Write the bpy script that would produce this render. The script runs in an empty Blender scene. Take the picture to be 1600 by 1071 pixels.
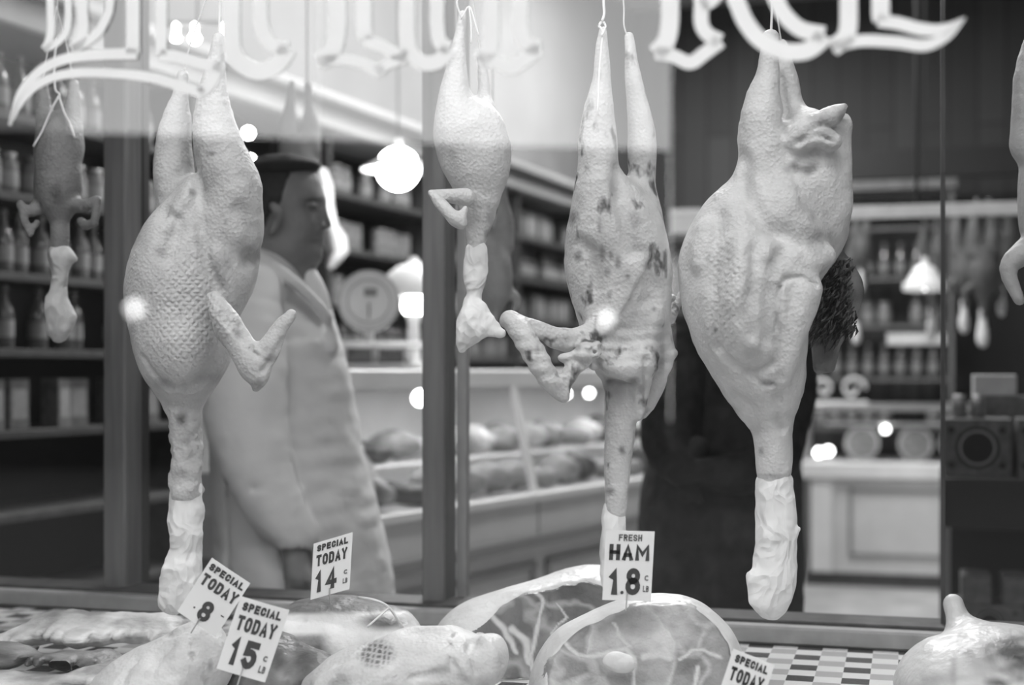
import bpy, math, random
import numpy as np
from mathutils import Matrix, Vector
random.seed(7); RNG = np.random.RandomState(7)
SC = bpy.context.scene
COL = SC.collection

# ------------------------------------------------------------------ camera
F = 2222.2; CZ = 1.4; HOR = 580.0; CX = 800.0
cam_d = bpy.data.cameras.new('camera'); cam = bpy.data.objects.new('camera', cam_d); COL.objects.link(cam)
cam.location = (0, 0, CZ); cam.rotation_euler = (math.pi/2, 0, 0)
cam_d.lens = 50; cam_d.sensor_width = 36; cam_d.shift_y = (HOR-535.5)/1600
cam_d.clip_start = .05
cam_d.dof.use_dof = True; cam_d.dof.focus_distance = 2.12; cam_d.dof.aperture_fstop = 2.5
SC.camera = cam
# ------------------------------------------------------------------ sky: plain overcast
wd = bpy.data.worlds.new('overcast_sky'); SC.world = wd; wd.use_nodes = True
nt = wd.node_tree; bg = nt.nodes['Background']
bg.inputs[0].default_value = (1, 1, 1, 1); bg.inputs[1].default_value = 3.8
SC.view_settings.view_transform = 'Standard'; SC.view_settings.look = 'None'
SC.view_settings.exposure = 0; SC.view_settings.gamma = 1; SC.view_settings.use_curve_mapping = False
SC.cycles.use_denoising = True
SC.cycles.max_bounces = 8; SC.cycles.transparent_max_bounces = 16
SC.cycles.sample_clamp_indirect = 6

# ------------------------------------------------------------------ frames of reference
A = math.radians(15.5); TA = math.tan(A)
U = np.array([math.cos(A), -math.sin(A), 0.]); V = np.array([math.sin(A), math.cos(A), 0.])
def W(px, py, Y): return np.array([(px-CX)/F*Y, Y, CZ-(py-HOR)/F*Y])
def on(px, py, Y0):
    t = (px-CX)/F
    return W(px, py, Y0/(1+t*TA))
def uv(u, v, z): return U*u + V*v + np.array([0, 0, z])

# unseen ceiling fill lights, added to brighten the shop
def area(name, loc, size, power, rot=(0, 0, 0), sy=None):
    l = bpy.data.lights.new(name, 'AREA'); l.energy = power; l.size = size
    if sy: l.shape = 'RECTANGLE'; l.size_y = sy
    o = bpy.data.objects.new(name, l); COL.objects.link(o); o.location = loc; o.rotation_euler = rot
    return o
area('added_ceiling_fill', (.3, 5.6, 4.05), .7, 125)
area('added_ceiling_fill', (1.2, 8.3, 4.05), .7, 140)
area('added_ceiling_fill', (-.6, 3.7, 4.05), .5, 7)
area('added_ceiling_fill', (1.0, 4.4, 4.05), .5, 60)
area('added_ceiling_fill', (3.2, 6.6, 4.05), .6, 12)
# unseen fill lights added under the pane's head to brighten the birds
for u_, e_ in ((-1.0, 4.6), (-.1, 5.6), (.8, 4.0)):
    q_ = U*u_+V*1.52; area('added_window_fill', (q_[0], q_[1], 2.62), .6, e_, (math.radians(38), 0, -A), .12)

# ------------------------------------------------------------------ materials
def mat(name, g, rough=.6, var=0., vscale=20., bump=0., bscale=60., metallic=0., spec=.4, tone=False, emit=0., detail=4., stretch=None):
    m = bpy.data.materials.new(name); m.use_nodes = True
    n = m.node_tree.nodes; L = m.node_tree.links; b = n['Principled BSDF']
    b.inputs['Roughness'].default_value = rough; b.inputs['Metallic'].default_value = metallic
    b.inputs['Specular IOR Level'].default_value = spec
    b.inputs['Base Color'].default_value = (g, g, g, 1)
    tc = n.new('ShaderNodeTexCoord'); vec = tc.outputs['Object']
    if stretch:
        mp = n.new('ShaderNodeMapping'); mp.inputs['Scale'].default_value = stretch
        L.new(vec, mp.inputs['Vector']); vec = mp.outputs['Vector']
    col = None
    if var:
        t = n.new('ShaderNodeTexNoise'); t.inputs['Scale'].default_value = vscale; t.inputs['Detail'].default_value = detail
        L.new(vec, t.inputs['Vector'])
        r = n.new('ShaderNodeMapRange'); r.inputs['From Min'].default_value = .3; r.inputs['From Max'].default_value = .7
        r.inputs['To Min'].default_value = g*(1-var); r.inputs['To Max'].default_value = min(1, g*(1+var))
        L.new(t.outputs['Fac'], r.inputs['Value']); col = r.outputs['Result']
    if tone:
        a = n.new('ShaderNodeAttribute'); a.attribute_name = 'tone'
        mu = n.new('ShaderNodeMath'); mu.operation = 'MULTIPLY'
        if col is None: mu.inputs[0].default_value = g
        else: L.new(col, mu.inputs[0])
        L.new(a.outputs['Fac'], mu.inputs[1]); col = mu.outputs[0]
    if col is not None: L.new(col, b.inputs['Base Color'])
    if bump:
        t2 = n.new('ShaderNodeTexNoise'); t2.inputs['Scale'].default_value = bscale; t2.inputs['Detail'].default_value = 3
        L.new(vec, t2.inputs['Vector'])
        bp = n.new('ShaderNodeBump'); bp.inputs['Strength'].default_value = bump; bp.inputs['Distance'].default_value = .01
        L.new(t2.outputs['Fac'], bp.inputs['Height']); L.new(bp.outputs['Normal'], b.inputs['Normal'])
    if emit:
        b.inputs['Emission Color'].default_value = (1, 1, 1, 1); b.inputs['Emission Strength'].default_value = emit
    return m

def skin_mat(name, g, spots=.25, thr=.64):
    """plucked skin: follicle pits, quilted feather tracts where 'tract' says so, small bruises"""
    m = mat(name, g, rough=.5, var=.10, vscale=25, tone=True, spec=.35)
    n = m.node_tree.nodes; L = m.node_tree.links; b = n['Principled BSDF']
    tc = n.new('ShaderNodeTexCoord')
    vo = n.new('ShaderNodeTexVoronoi'); vo.inputs['Scale'].default_value = 190; L.new(tc.outputs['Object'], vo.inputs['Vector'])
    no = n.new('ShaderNodeTexNoise'); no.inputs['Scale'].default_value = 55; no.inputs['Detail'].default_value = 5; L.new(tc.outputs['Object'], no.inputs['Vector'])
    at = n.new('ShaderNodeAttribute'); at.attribute_name = 'tract'
    hs = []
    for rot in (.75, -.7):
        mp = n.new('ShaderNodeMapping'); mp.inputs['Rotation'].default_value = (0, rot, 0); L.new(tc.outputs['Object'], mp.inputs['Vector'])
        wv = n.new('ShaderNodeTexWave'); wv.inputs['Scale'].default_value = 36; wv.inputs['Distortion'].default_value = 2.6
        wv.inputs['Detail'].default_value = 2; wv.inputs['Detail Scale'].default_value = 1.5
        L.new(mp.outputs['Vector'], wv.inputs['Vector']); hs.append(wv.outputs['Fac'])
    mn = n.new('ShaderNodeMath'); mn.operation = 'MULTIPLY'; L.new(hs[0], mn.inputs[0]); L.new(hs[1], mn.inputs[1])
    tm = n.new('ShaderNodeMath'); tm.operation = 'MULTIPLY'; L.new(mn.outputs[0], tm.inputs[0]); L.new(at.outputs['Fac'], tm.inputs[1])
    s1 = n.new('ShaderNodeMath'); s1.operation = 'MULTIPLY_ADD'; L.new(vo.outputs['Distance'], s1.inputs[0]); s1.inputs[1].default_value = .28; L.new(tm.outputs[0], s1.inputs[2])
    s2 = n.new('ShaderNodeMath'); s2.operation = 'MULTIPLY_ADD'; L.new(no.outputs['Fac'], s2.inputs[0]); s2.inputs[1].default_value = .6; L.new(s1.outputs[0], s2.inputs[2])
    bp = n.new('ShaderNodeBump'); bp.inputs['Strength'].default_value = .8; bp.inputs['Distance'].default_value = .0045
    L.new(s2.outputs[0], bp.inputs['Height']); L.new(bp.outputs['Normal'], b.inputs['Normal'])
    # bruises: thresholded noise
    sp = n.new('ShaderNodeTexNoise'); sp.inputs['Scale'].default_value = 34; sp.inputs['Detail'].default_value = 3
    mp = n.new('ShaderNodeMapping'); mp.inputs['Scale'].default_value = (1, 1, .55); mp.inputs['Location'].default_value = (g*7, 3, 1)
    L.new(tc.outputs['Object'], mp.inputs['Vector']); L.new(mp.outputs['Vector'], sp.inputs['Vector'])
    r = n.new('ShaderNodeMapRange'); r.inputs['From Min'].default_value = thr; r.inputs['From Max'].default_value = thr+.09
    r.inputs['To Min'].default_value = 1; r.inputs['To Max'].default_value = 1-spots*1.6
    L.new(sp.outputs['Fac'], r.inputs['Value'])
    src = b.inputs['Base Color'].links[0].from_socket
    mu = n.new('ShaderNodeMath'); mu.operation = 'MULTIPLY'; L.new(src, mu.inputs[0]); L.new(r.outputs['Result'], mu.inputs[1])
    L.new(mu.outputs[0], b.inputs['Base Color'])
    return m

def lean_mat(name, g, scale=11, seed=0):
    """cut meat: dark muscle groups with pale seams of fat"""
    m = mat(name, g, rough=.38, var=.35, vscale=18, bump=.35, bscale=70, spec=.5, detail=6, tone=True)
    n = m.node_tree.nodes; L = m.node_tree.links; b = n['Principled BSDF']
    tc = n.new('ShaderNodeTexCoord')
    mp = n.new('ShaderNodeMapping'); mp.inputs['Location'].default_value = (seed, seed*.7, 0); L.new(tc.outputs['Object'], mp.inputs['Vector'])
    wn = n.new('ShaderNodeTexNoise'); wn.inputs['Scale'].default_value = 9; wn.inputs['Detail'].default_value = 3; L.new(mp.outputs['Vector'], wn.inputs['Vector'])
    ad = n.new('ShaderNodeMixRGB'); ad.blend_type = 'LINEAR_LIGHT'; ad.inputs['Fac'].default_value = .09
    L.new(mp.outputs['Vector'], ad.inputs[1]); L.new(wn.outputs['Color'], ad.inputs[2])
    vo = n.new('ShaderNodeTexVoronoi'); vo.feature = 'DISTANCE_TO_EDGE'; vo.inputs['Scale'].default_value = scale; L.new(ad.outputs[0], vo.inputs['Vector'])
    r = n.new('ShaderNodeMapRange'); r.inputs['From Min'].default_value = .015; r.inputs['From Max'].default_value = .10
    r.inputs['To Min'].default_value = .45; r.inputs['To Max'].default_value = 0
    L.new(vo.outputs['Distance'], r.inputs['Value'])
    at = n.new('ShaderNodeAttribute'); at.attribute_name = 'tract'; mxx = n.new('ShaderNodeMath'); mxx.operation = 'MAXIMUM'; L.new(r.outputs['Result'], mxx.inputs[0]); L.new(at.outputs['Fac'], mxx.inputs[1])
    vc = n.new('ShaderNodeTexVoronoi'); vc.inputs['Scale'].default_value = scale; L.new(ad.outputs[0], vc.inputs['Vector'])
    sep = n.new('ShaderNodeSeparateColor'); L.new(vc.outputs['Color'], sep.inputs[0])
    cr = n.new('ShaderNodeMapRange'); cr.inputs['To Min'].default_value = .62; cr.inputs['To Max'].default_value = 1.55; L.new(sep.outputs[0], cr.inputs['Value'])
    src = b.inputs['Base Color'].links[0].from_socket
    mu = n.new('ShaderNodeMath'); mu.operation = 'MULTIPLY'; L.new(src, mu.inputs[0]); L.new(cr.outputs['Result'], mu.inputs[1])
    mx = n.new('ShaderNodeMix'); mx.data_type = 'FLOAT'; L.new(mxx.outputs[0], mx.inputs[0]); L.new(mu.outputs[0], mx.inputs[2]); mx.inputs[3].default_value = .52
    L.new(mx.outputs[0], b.inputs['Base Color'])
    return m

def glass_mat(name, k=2., rough=0.):
    m = bpy.data.materials.new(name); m.use_nodes = True
    n = m.node_tree.nodes; L = m.node_tree.links; n.remove(n['Principled BSDF'])
    t = n.new('ShaderNodeBsdfTransparent'); g = n.new('ShaderNodeBsdfGlossy'); g.inputs['Roughness'].default_value = rough
    t.inputs[0].default_value = (.97, .97, .97, 1)
    f = n.new('ShaderNodeFresnel'); f.inputs['IOR'].default_value = 1.5
    mu = n.new('ShaderNodeMath'); mu.operation = 'MULTIPLY'; mu.inputs[1].default_value = k; mu.use_clamp = True
    mx = n.new('ShaderNodeMixShader'); L.new(f.outputs[0], mu.inputs[0])
    ge = n.new('ShaderNodeNewGeometry'); sb = n.new('ShaderNodeMath'); sb.operation = 'SUBTRACT'; sb.inputs[0].default_value = 1; L.new(ge.outputs['Backfacing'], sb.inputs[1])
    m2 = n.new('ShaderNodeMath'); m2.operation = 'MULTIPLY'; L.new(mu.outputs[0], m2.inputs[0]); L.new(sb.outputs[0], m2.inputs[1]); L.new(m2.outputs[0], mx.inputs[0])
    L.new(t.outputs[0], mx.inputs[1]); L.new(g.outputs[0], mx.inputs[2]); L.new(mx.outputs[0], n['Material Output'].inputs[0])
    return m

M = {
 'skin': skin_mat('pale_plucked_skin', .50, .30, .66),
 'skin_spotted': skin_mat('bruised_plucked_skin', .54, .50, .605),
 'skin_white': skin_mat('white_plucked_skin', .58, .12, .70),
 'skin_shaded': skin_mat('shaded_plucked_skin', .20, .3),  # skin darkened to carry the shade at the far left
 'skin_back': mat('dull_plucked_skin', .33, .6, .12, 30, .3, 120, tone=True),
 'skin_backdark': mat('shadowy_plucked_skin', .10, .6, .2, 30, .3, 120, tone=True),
 'paper': mat('white_wrapping_paper', .78, .75, .05, 12, .5, 35, tone=True, spec=.2),
 'twine': mat('white_twine', .75, .9),
 'feather': mat('dark_feathers', .06, .7, .9, 90, .6, 120, spec=.3),
 'beak': mat('dark_skin', .2, .6, .2, 60, .3, 90),
 'fat': mat('pork_fat_and_rind', .70, .42, .08, 22, .45, 45, tone=True, spec=.5),
 'lean': lean_mat('lean_cut_meat', .23, 10, 0.3),
 'lean2': lean_mat('dark_cut_meat', .10, 8, 2.1),
 'meatdark': mat('dark_beef', .10, .4, .5, 25, .5, 50, tone=True, detail=6),
 'meatslab': mat('fatty_meat_slab', .33, .45, .45, 16, .5, 40, tone=True, detail=6, stretch=(1, 1, 3.5)),
 'bone': mat('white_fat_and_bone', .78, .45, .05, 40, .3, 60),
 'card': mat('white_price_card', .80, .6, .02, 10),
 'ink': mat('dark_printing_ink', .045, .6),
 'ink2': mat('worn_printing_ink', .16, .6),
 'coat': mat('pale_linen_coat', .66, .85, .05, 6, .9, 9, tone=True, spec=.15),
 'flesh': mat('man_skin', .21, .55, .10, 20, .15, 90, tone=True),
 'hair': mat('dark_hair', .02, .6, .3, 80, .5, 120),
 'felt': mat('black_felt', .015, .8, .2, 40),
 'shirt': mat('white_shirt', .75, .8),
 'trousers': mat('dark_trousers', .05, .9, .2, 20),
 'shoe': mat('black_leather', .02, .4),
 'blackcoat': mat('black_wool_coat', .013, .8, .5, 30, .8, 25, spec=.3, tone=True),
 'scarf': mat('grey_wool_scarf', .16, .9, .3, 40, .5, 60),
 'wood': mat('varnished_dark_wood', .16, .45, .3, 30, .15, 60, stretch=(1, 1, .08)),
 'wooddark': mat('darker_wood', .045, .5, .3, 30, stretch=(1, 1, .08)),
 'woodlight': mat('pale_and_lit_wood', .36, .55, .1, 20),
 'sill': mat('grey_stone_sill', .33, .5, .12, 30, .1, 80),
 'railtop': mat('worn_dark_rail', .05, .5, .5, 25),
 'enamel': mat('white_enamel', .78, .3, .05, 8),
 'enamel2': mat('cream_enamel_panel', .62, .45, .06, 6),
 'enamelshade': mat('grey_enamel_moulding', .25, .45),
 'metal': mat('bright_metal', .62, .3, metallic=.9),
 'darkmetal': mat('dull_metal', .25, .45, metallic=.7),
 'black': mat('black_paint', .008, .5),
 'plaster': mat('grey_plaster', .17, .85, .12, 3, .1, 20),
 'ceiling': mat('pale_ceiling', .45, .9, .06, 2),
 'planks': None,
 'floor': mat('worn_floorboards', .42, .55, .22, 5, .1, 30),
 'shelf': mat('dark_shelf_wood', .05, .6, .3, 20),
 'cornice': mat('cream_cornice', .30, .6, .05, 6),
 'glassware': mat('bottle_glass', .10, .12, spec=.9),
 'glassware2': mat('pale_bottle_glass', .16, .15, spec=.9),
 'labelpaper': mat('paper_label', .24, .7, .15, 60),
 'tin': mat('printed_tin', .22, .35, .5, 30, metallic=.2),
 'carton': mat('pale_carton', .42, .8, .1, 20),
 'cartongrey': mat('grey_carton', .11, .8, .3, 40),
 'opal': mat('lit_opal_glass', .8, .4, emit=26),
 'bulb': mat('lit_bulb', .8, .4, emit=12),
 'bulbsoft': mat('lit_bulb_far', .8, .4, emit=5),
 'street_globe': mat('lit_street_globe', .8, .4, emit=6),
 'brick': mat('sooty_brick', .015, .9, .3, 4),
 'stucco': mat('light_stucco_facade', .45, .9, .1, 2),
 'asphalt': mat('asphalt', .035, .9, .2, 8),
 'paint': mat('white_sign_paint', .74, .5, .03, 20),
 'glass': glass_mat('shop_window_glass', 2.7),
 'caseglass': glass_mat('case_glass', 2.0, .02),
}
def planks_mat():
    m = mat('dark_plank_wall', .045, .55, .3, 12, stretch=(1, 1, .1)); n = m.node_tree.nodes; L = m.node_tree.links; b = n['Principled BSDF']
    tc = n.new('ShaderNodeTexCoord'); br = n.new('ShaderNodeTexBrick')
    br.inputs['Scale'].default_value = 1; br.inputs['Brick Width'].default_value = 3.2; br.inputs['Row Height'].default_value = .19; br.inputs['Mortar Size'].default_value = .008
    br.offset = .5
    mp = n.new('ShaderNodeMapping'); mp.inputs['Rotation'].default_value = (0, 0, math.pi/2)
    sx = n.new('ShaderNodeSeparateXYZ'); cx = n.new('ShaderNodeCombineXYZ'); L.new(tc.outputs['Object'], sx.inputs[0])
    L.new(sx.outputs['Z'], cx.inputs['X']); L.new(sx.outputs['X'], cx.inputs['Y']); L.new(cx.outputs[0], br.inputs['Vector'])
    br.inputs['Color1'].default_value = (.036, .036, .036, 1); br.inputs['Color2'].default_value = (.06, .06, .06, 1); br.inputs['Mortar'].default_value = (.012, .012, .012, 1)
    L.new(br.outputs['Color'], b.inputs['Base Color'])
    return m
M['planks'] = planks_mat()
def crease_paper(m):
    n = m.node_tree.nodes; L = m.node_tree.links; b = n['Principled BSDF']; tc = n.new('ShaderNodeTexCoord')
    no = n.new('ShaderNodeTexNoise'); no.inputs['Scale'].default_value = 12; L.new(tc.outputs['Object'], no.inputs['Vector'])
    ad = n.new('ShaderNodeMixRGB'); ad.blend_type = 'LINEAR_LIGHT'; ad.inputs['Fac'].default_value = .05; L.new(tc.outputs['Object'], ad.inputs[1]); L.new(no.outputs['Color'], ad.inputs[2])
    mp = n.new('ShaderNodeMapping'); mp.inputs['Scale'].default_value = (1, 1, .55); L.new(ad.outputs[0], mp.inputs['Vector'])
    v1_ = n.new('ShaderNodeTexVoronoi'); v1_.inputs['Scale'].default_value = 26; L.new(mp.outputs['Vector'], v1_.inputs['Vector'])
    v2_ = n.new('ShaderNodeTexVoronoi'); v2_.inputs['Scale'].default_value = 70; L.new(mp.outputs['Vector'], v2_.inputs['Vector'])
    a_ = n.new('ShaderNodeMath'); a_.operation = 'MULTIPLY_ADD'; L.new(v2_.outputs['Distance'], a_.inputs[0]); a_.inputs[1].default_value = .3; L.new(v1_.outputs['Distance'], a_.inputs[2])
    bp = n.new('ShaderNodeBump'); bp.inputs['Strength'].default_value = .85; bp.inputs['Distance'].default_value = .011; L.new(a_.outputs[0], bp.inputs['Height']); L.new(bp.outputs['Normal'], b.inputs['Normal'])
crease_paper(M['paper'])
def tile_mat():
    m = mat('black_and_white_tiles', .5, .25, spec=.5); n = m.node_tree.nodes; L = m.node_tree.links; b = n['Principled BSDF']
    tc = n.new('ShaderNodeTexCoord'); mp = n.new('ShaderNodeMapping'); mp.inputs['Location'].default_value = (.013, .004, .21)
    ch = n.new('ShaderNodeTexChecker'); ch.inputs['Scale'].default_value = 1/.0425
    ch.inputs['Color1'].default_value = (.72, .72, .72, 1); ch.inputs['Color2'].default_value = (.05, .05, .05, 1)
    L.new(tc.outputs['Object'], mp.inputs['Vector']); L.new(mp.outputs['Vector'], ch.inputs['Vector'])
    # some of the dark tiles are grey: larger checker decides
    c2 = n.new('ShaderNodeTexChecker'); c2.inputs['Scale'].default_value = .5/.0425
    sx = n.new('ShaderNodeSeparateXYZ'); cx = n.new('ShaderNodeCombineXYZ'); L.new(mp.outputs['Vector'], sx.inputs[0])
    fl = n.new('ShaderNodeMath'); fl.operation = 'PINGPONG'; fl.inputs[1].default_value = .0425; L.new(sx.outputs['X'], fl.inputs[0])
    dv = n.new('ShaderNodeMath'); dv.operation = 'DIVIDE'; dv.inputs[1].default_value = .0425; L.new(sx.outputs['X'], dv.inputs[0])
    f2 = n.new('ShaderNodeMath'); f2.operation = 'FLOOR'; L.new(dv.outputs[0], f2.inputs[0])
    md = n.new('ShaderNodeMath'); md.operation = 'FLOORED_MODULO'; md.inputs[1].default_value = 2; L.new(f2.outputs[0], md.inputs[0])
    mx = n.new('ShaderNodeMixRGB'); mx.blend_type = 'LIGHTEN'; L.new(ch.outputs['Color'], mx.inputs[1])
    gr = n.new('ShaderNodeMath'); gr.operation = 'MULTIPLY'; gr.inputs[1].default_value = .42; L.new(md.outputs[0], gr.inputs[0])
    mx.inputs['Fac'].default_value = 1; L.new(gr.outputs[0], mx.inputs[2])
    L.new(mx.outputs[0], b.inputs['Base Color'])
    return m
M['tiles'] = tile_mat()

# ------------------------------------------------------------------ object helpers
WM = {}
def tag(o, label=None, cat=None, group=None, kind=None):
    if label: o['label'] = label
    if cat: o['category'] = cat
    if group: o['group'] = group
    if kind: o['kind'] = kind
    return o
def thing(name, loc, label, cat, rotz=0., group=None, kind=None):
    o = bpy.data.objects.new(name, None); COL.objects.link(o); o.empty_display_size = .05
    o.location = Vector([float(c) for c in loc]); o.rotation_euler = (0, 0, rotz)
    WM[o] = Matrix.Translation(o.location) @ Matrix.Rotation(rotz, 4, 'Z')
    return tag(o, label, cat, group, kind)
def wm(o): return WM.get(o, Matrix.Identity(4))
def mesh(name, v, f, m, parent=None, smooth=True, attrs=None, loc=None, rotz=0., world=True):
    """v in world coordinates (world=True) or already local to parent"""
    v = np.asarray(v, dtype=np.float64).reshape(-1, 3)
    if parent is not None:
        own = Matrix.Identity(4)
        base = wm(parent)
        WMo = base
    else:
        if loc is None: loc = v.mean(0); loc = (loc[0], loc[1], v[:, 2].min())
        own = Matrix.Translation(Vector([float(c) for c in loc])) @ Matrix.Rotation(rotz, 4, 'Z')
        base = own; WMo = own
    if world:
        inv = np.array(base.inverted()); v = v @ inv[:3, :3].T + inv[:3, 3]
    me = bpy.data.meshes.new(name)
    if isinstance(f, np.ndarray) and f.ndim == 2:
        nf, k = f.shape
        me.vertices.add(len(v)); me.vertices.foreach_set('co', v.astype(np.float32).ravel())
        me.loops.add(nf*k); me.loops.foreach_set('vertex_index', f.astype(np.int32).ravel())
        me.polygons.add(nf); me.polygons.foreach_set('loop_start', (np.arange(nf)*k).astype(np.int32))
        me.polygons.foreach_set('loop_total', np.full(nf, k, np.int32))
        me.update(calc_edges=True); me.validate()
    else:
        me.from_pydata([tuple(x) for x in v.tolist()], [], [tuple(int(i) for i in q) for q in f]); me.update()
    for p_ in ('tone',):
        if not attrs or 'tone' not in attrs:
            a = me.attributes.new('tone', 'FLOAT', 'POINT'); a.data.foreach_set('value', np.ones(len(me.vertices), np.float32))
    if attrs:
        for k_, val in attrs.items():
            a = me.attributes.new(k_, 'FLOAT', 'POINT'); a.data.foreach_set('value', np.asarray(val, np.float32))
    me.polygons.foreach_set('use_smooth', [smooth]*len(me.polygons))
    if m is not None: me.materials.append(m)
    o = bpy.data.objects.new(name, me); COL.objects.link(o)
    if parent is not None:
        o.parent = parent; WM[o] = wm(parent)
    else:
        o.matrix_world = own; WM[o] = own
    return o

class G:
    """collects simple solids in a local frame"""
    def __init__(s, T=None): s.v = []; s.f = []; s.T = T
    def add(s, v, f):
        n = len(s.v); s.v += [tuple(map(float, p)) for p in v]; s.f += [tuple(i+n for i in q) for q in f]; return s
    def box(s, x0, x1, y0, y1, z0, z1, bev=0.):
        if not bev:
            v = [(x, y, z) for x in (x0, x1) for y in (y0, y1) for z in (z0, z1)]
            return s.add(v, [(0, 1, 3, 2), (4, 6, 7, 5), (0, 4, 5, 1), (2, 3, 7, 6), (0, 2, 6, 4), (1, 5, 7, 3)])
        b = bev; n = len(s.v)
        prof = [(x0+b, y0), (x1-b, y0), (x1, y0+b), (x1, y1-b), (x1-b, y1), (x0+b, y1), (x0, y1-b), (x0, y0+b)]
        pin = [(x0+b, y0+b), (x1-b, y0+b), (x1-b, y0+b), (x1-b, y1-b), (x1-b, y1-b), (x0+b, y1-b), (x0+b, y1-b), (x0+b, y0+b)]
        v = [(x, y, z0) for x, y in pin]+[(x, y, z0+b) for x, y in prof]+[(x, y, z1-b) for x, y in prof]+[(x, y, z1) for x, y in pin]
        f = []
        for k in range(3):
            for i in range(8): j = (i+1) % 8; f.append((k*8+i, k*8+j, k*8+8+j, k*8+8+i))
        f.append(tuple(range(7, -1, -1))); f.append(tuple(range(24, 32)))
        return s.add(v, f)
    def lathe(s, prof, cx=0, cy=0, z=0, n=24, cap=True, sx=1, sy=1):
        v = []; f = []
        for r, h in prof:
            for i in range(n):
                a = 2*math.pi*i/n; v.append((cx+r*sx*math.cos(a), cy+r*sy*math.sin(a), z+h))
        for k in range(len(prof)-1):
            for i in range(n):
                j = (i+1) % n; f.append((k*n+i, k*n+j, k*n+n+j, k*n+n+i))
        if cap: f.append(tuple(range(n-1, -1, -1))); f.append(tuple(range((len(prof)-1)*n, len(prof)*n)))
        return s.add(v, f)
    def tube(s, pts, r, n=8, closed=False):
        P = [np.array(p, float) for p in pts]; v = []; f = []; m = len(P)
        rs = r if hasattr(r, '__len__') else [r]*m
        for i, p in enumerate(P):
            a = P[(i-1) % m] if closed or i else p; b = P[(i+1) % m] if closed or i < m-1 else p
            t = b-a; t /= (np.linalg.norm(t)+1e-9)
            ref = np.array([0, 0, 1.]) if abs(t[2]) < .9 else np.array([1., 0, 0])
            x = np.cross(t, ref); x /= np.linalg.norm(x); y = np.cross(t, x)
            for k in range(n):
                w = 2*math.pi*k/n; v.append(p+(x*math.cos(w)+y*math.sin(w))*rs[i])
        for i in range(m if closed else m-1):
            i2 = (i+1) % m
            for k in range(n): j = (k+1) % n; f.append((i*n+k, i*n+j, i2*n+j, i2*n+k))
        if not closed: f.append(tuple(range(n-1, -1, -1))); f.append(tuple(range((m-1)*n, m*n)))
        return s.add(v, f)
    def sphere(s, c, r, n=16, sz=1.):
        prof = [(r*math.sin(math.pi*k/n)+1e-5, -r*sz*math.cos(math.pi*k/n)) for k in range(n+1)]
        return s.lathe(prof, c[0], c[1], c[2], n=n+8)
    def prism(s, poly, d):
        """poly: list of 3-D points, extruded by vector d"""
        n = len(poly); P = [np.array(p, float) for p in poly]
        v = P+[p+np.array(d) for p in P]
        return s.add(v, [tuple(range(n)), tuple(range(2*n-1, n-1, -1))]+[(i, i+n, (i+1) % n+n, (i+1) % n) for i in range(n)])
    def put(s, name, m, parent=None, smooth=False, world=None, loc=None, rotz=0.):
        if world is None: world = parent is None
        return mesh(name, s.v, s.f, m, parent, smooth, world=world, loc=loc, rotz=rotz)

def spline(pts, n=6, closed=False):
    P = [np.array(p, float) for p in pts]; out = []; m = len(P)
    for i in range(m if closed else m-1):
        p0 = P[(i-1) % m] if closed or i > 0 else 2*P[0]-P[1]
        p1 = P[i]; p2 = P[(i+1) % m]; p3 = P[(i+2) % m] if closed or i < m-2 else 2*P[-1]-P[-2]
        for k in range(n):
            t = k/n; out.append(.5*((2*p1)+(-p0+p2)*t+(2*p0-5*p1+4*p2-p3)*t*t+(-p0+3*p1-3*p2+p3)*t**3))
    if not closed: out.append(P[-1])
    return out

# ------------------------------------------------------------------ distance-field modelling
def vnoise(P, f, seed=0):
    q = P*f+seed*17.3; i = np.floor(q).astype(np.int64); t = (q-i).astype(np.float32); t = t*t*(3-2*t)
    def h(a, b, c):
        k = (a*73856093 ^ b*19349663 ^ c*83492791) & 0xffff
        k = (k*(k*15731 % 65521+789221)+1376312589) & 0xffff
        return (k/32768.-1).astype(np.float32)
    r = 0
    for dx in (0, 1):
        for dy in (0, 1):
            for dz in (0, 1):
                w = (t[..., 0] if dx else 1-t[..., 0])*(t[..., 1] if dy else 1-t[..., 1])*(t[..., 2] if dz else 1-t[..., 2])
                r = r+w*h(i[..., 0]+dx, i[..., 1]+dy, i[..., 2]+dz)
    return r
def crumple(P, f, seed, n=7):
    rs = np.random.RandomState(seed); r = 0
    for k in range(n):
        d = rs.normal(size=3); d /= np.linalg.norm(d); fk = f*rs.uniform(.5, 1.8)
        x = (P@d.astype(np.float32))*fk+rs.uniform(0, 9); x = np.abs((x % 1)-.5)*2
        r = r+(x-.5)/(fk/f)
    return r/n*2
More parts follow.
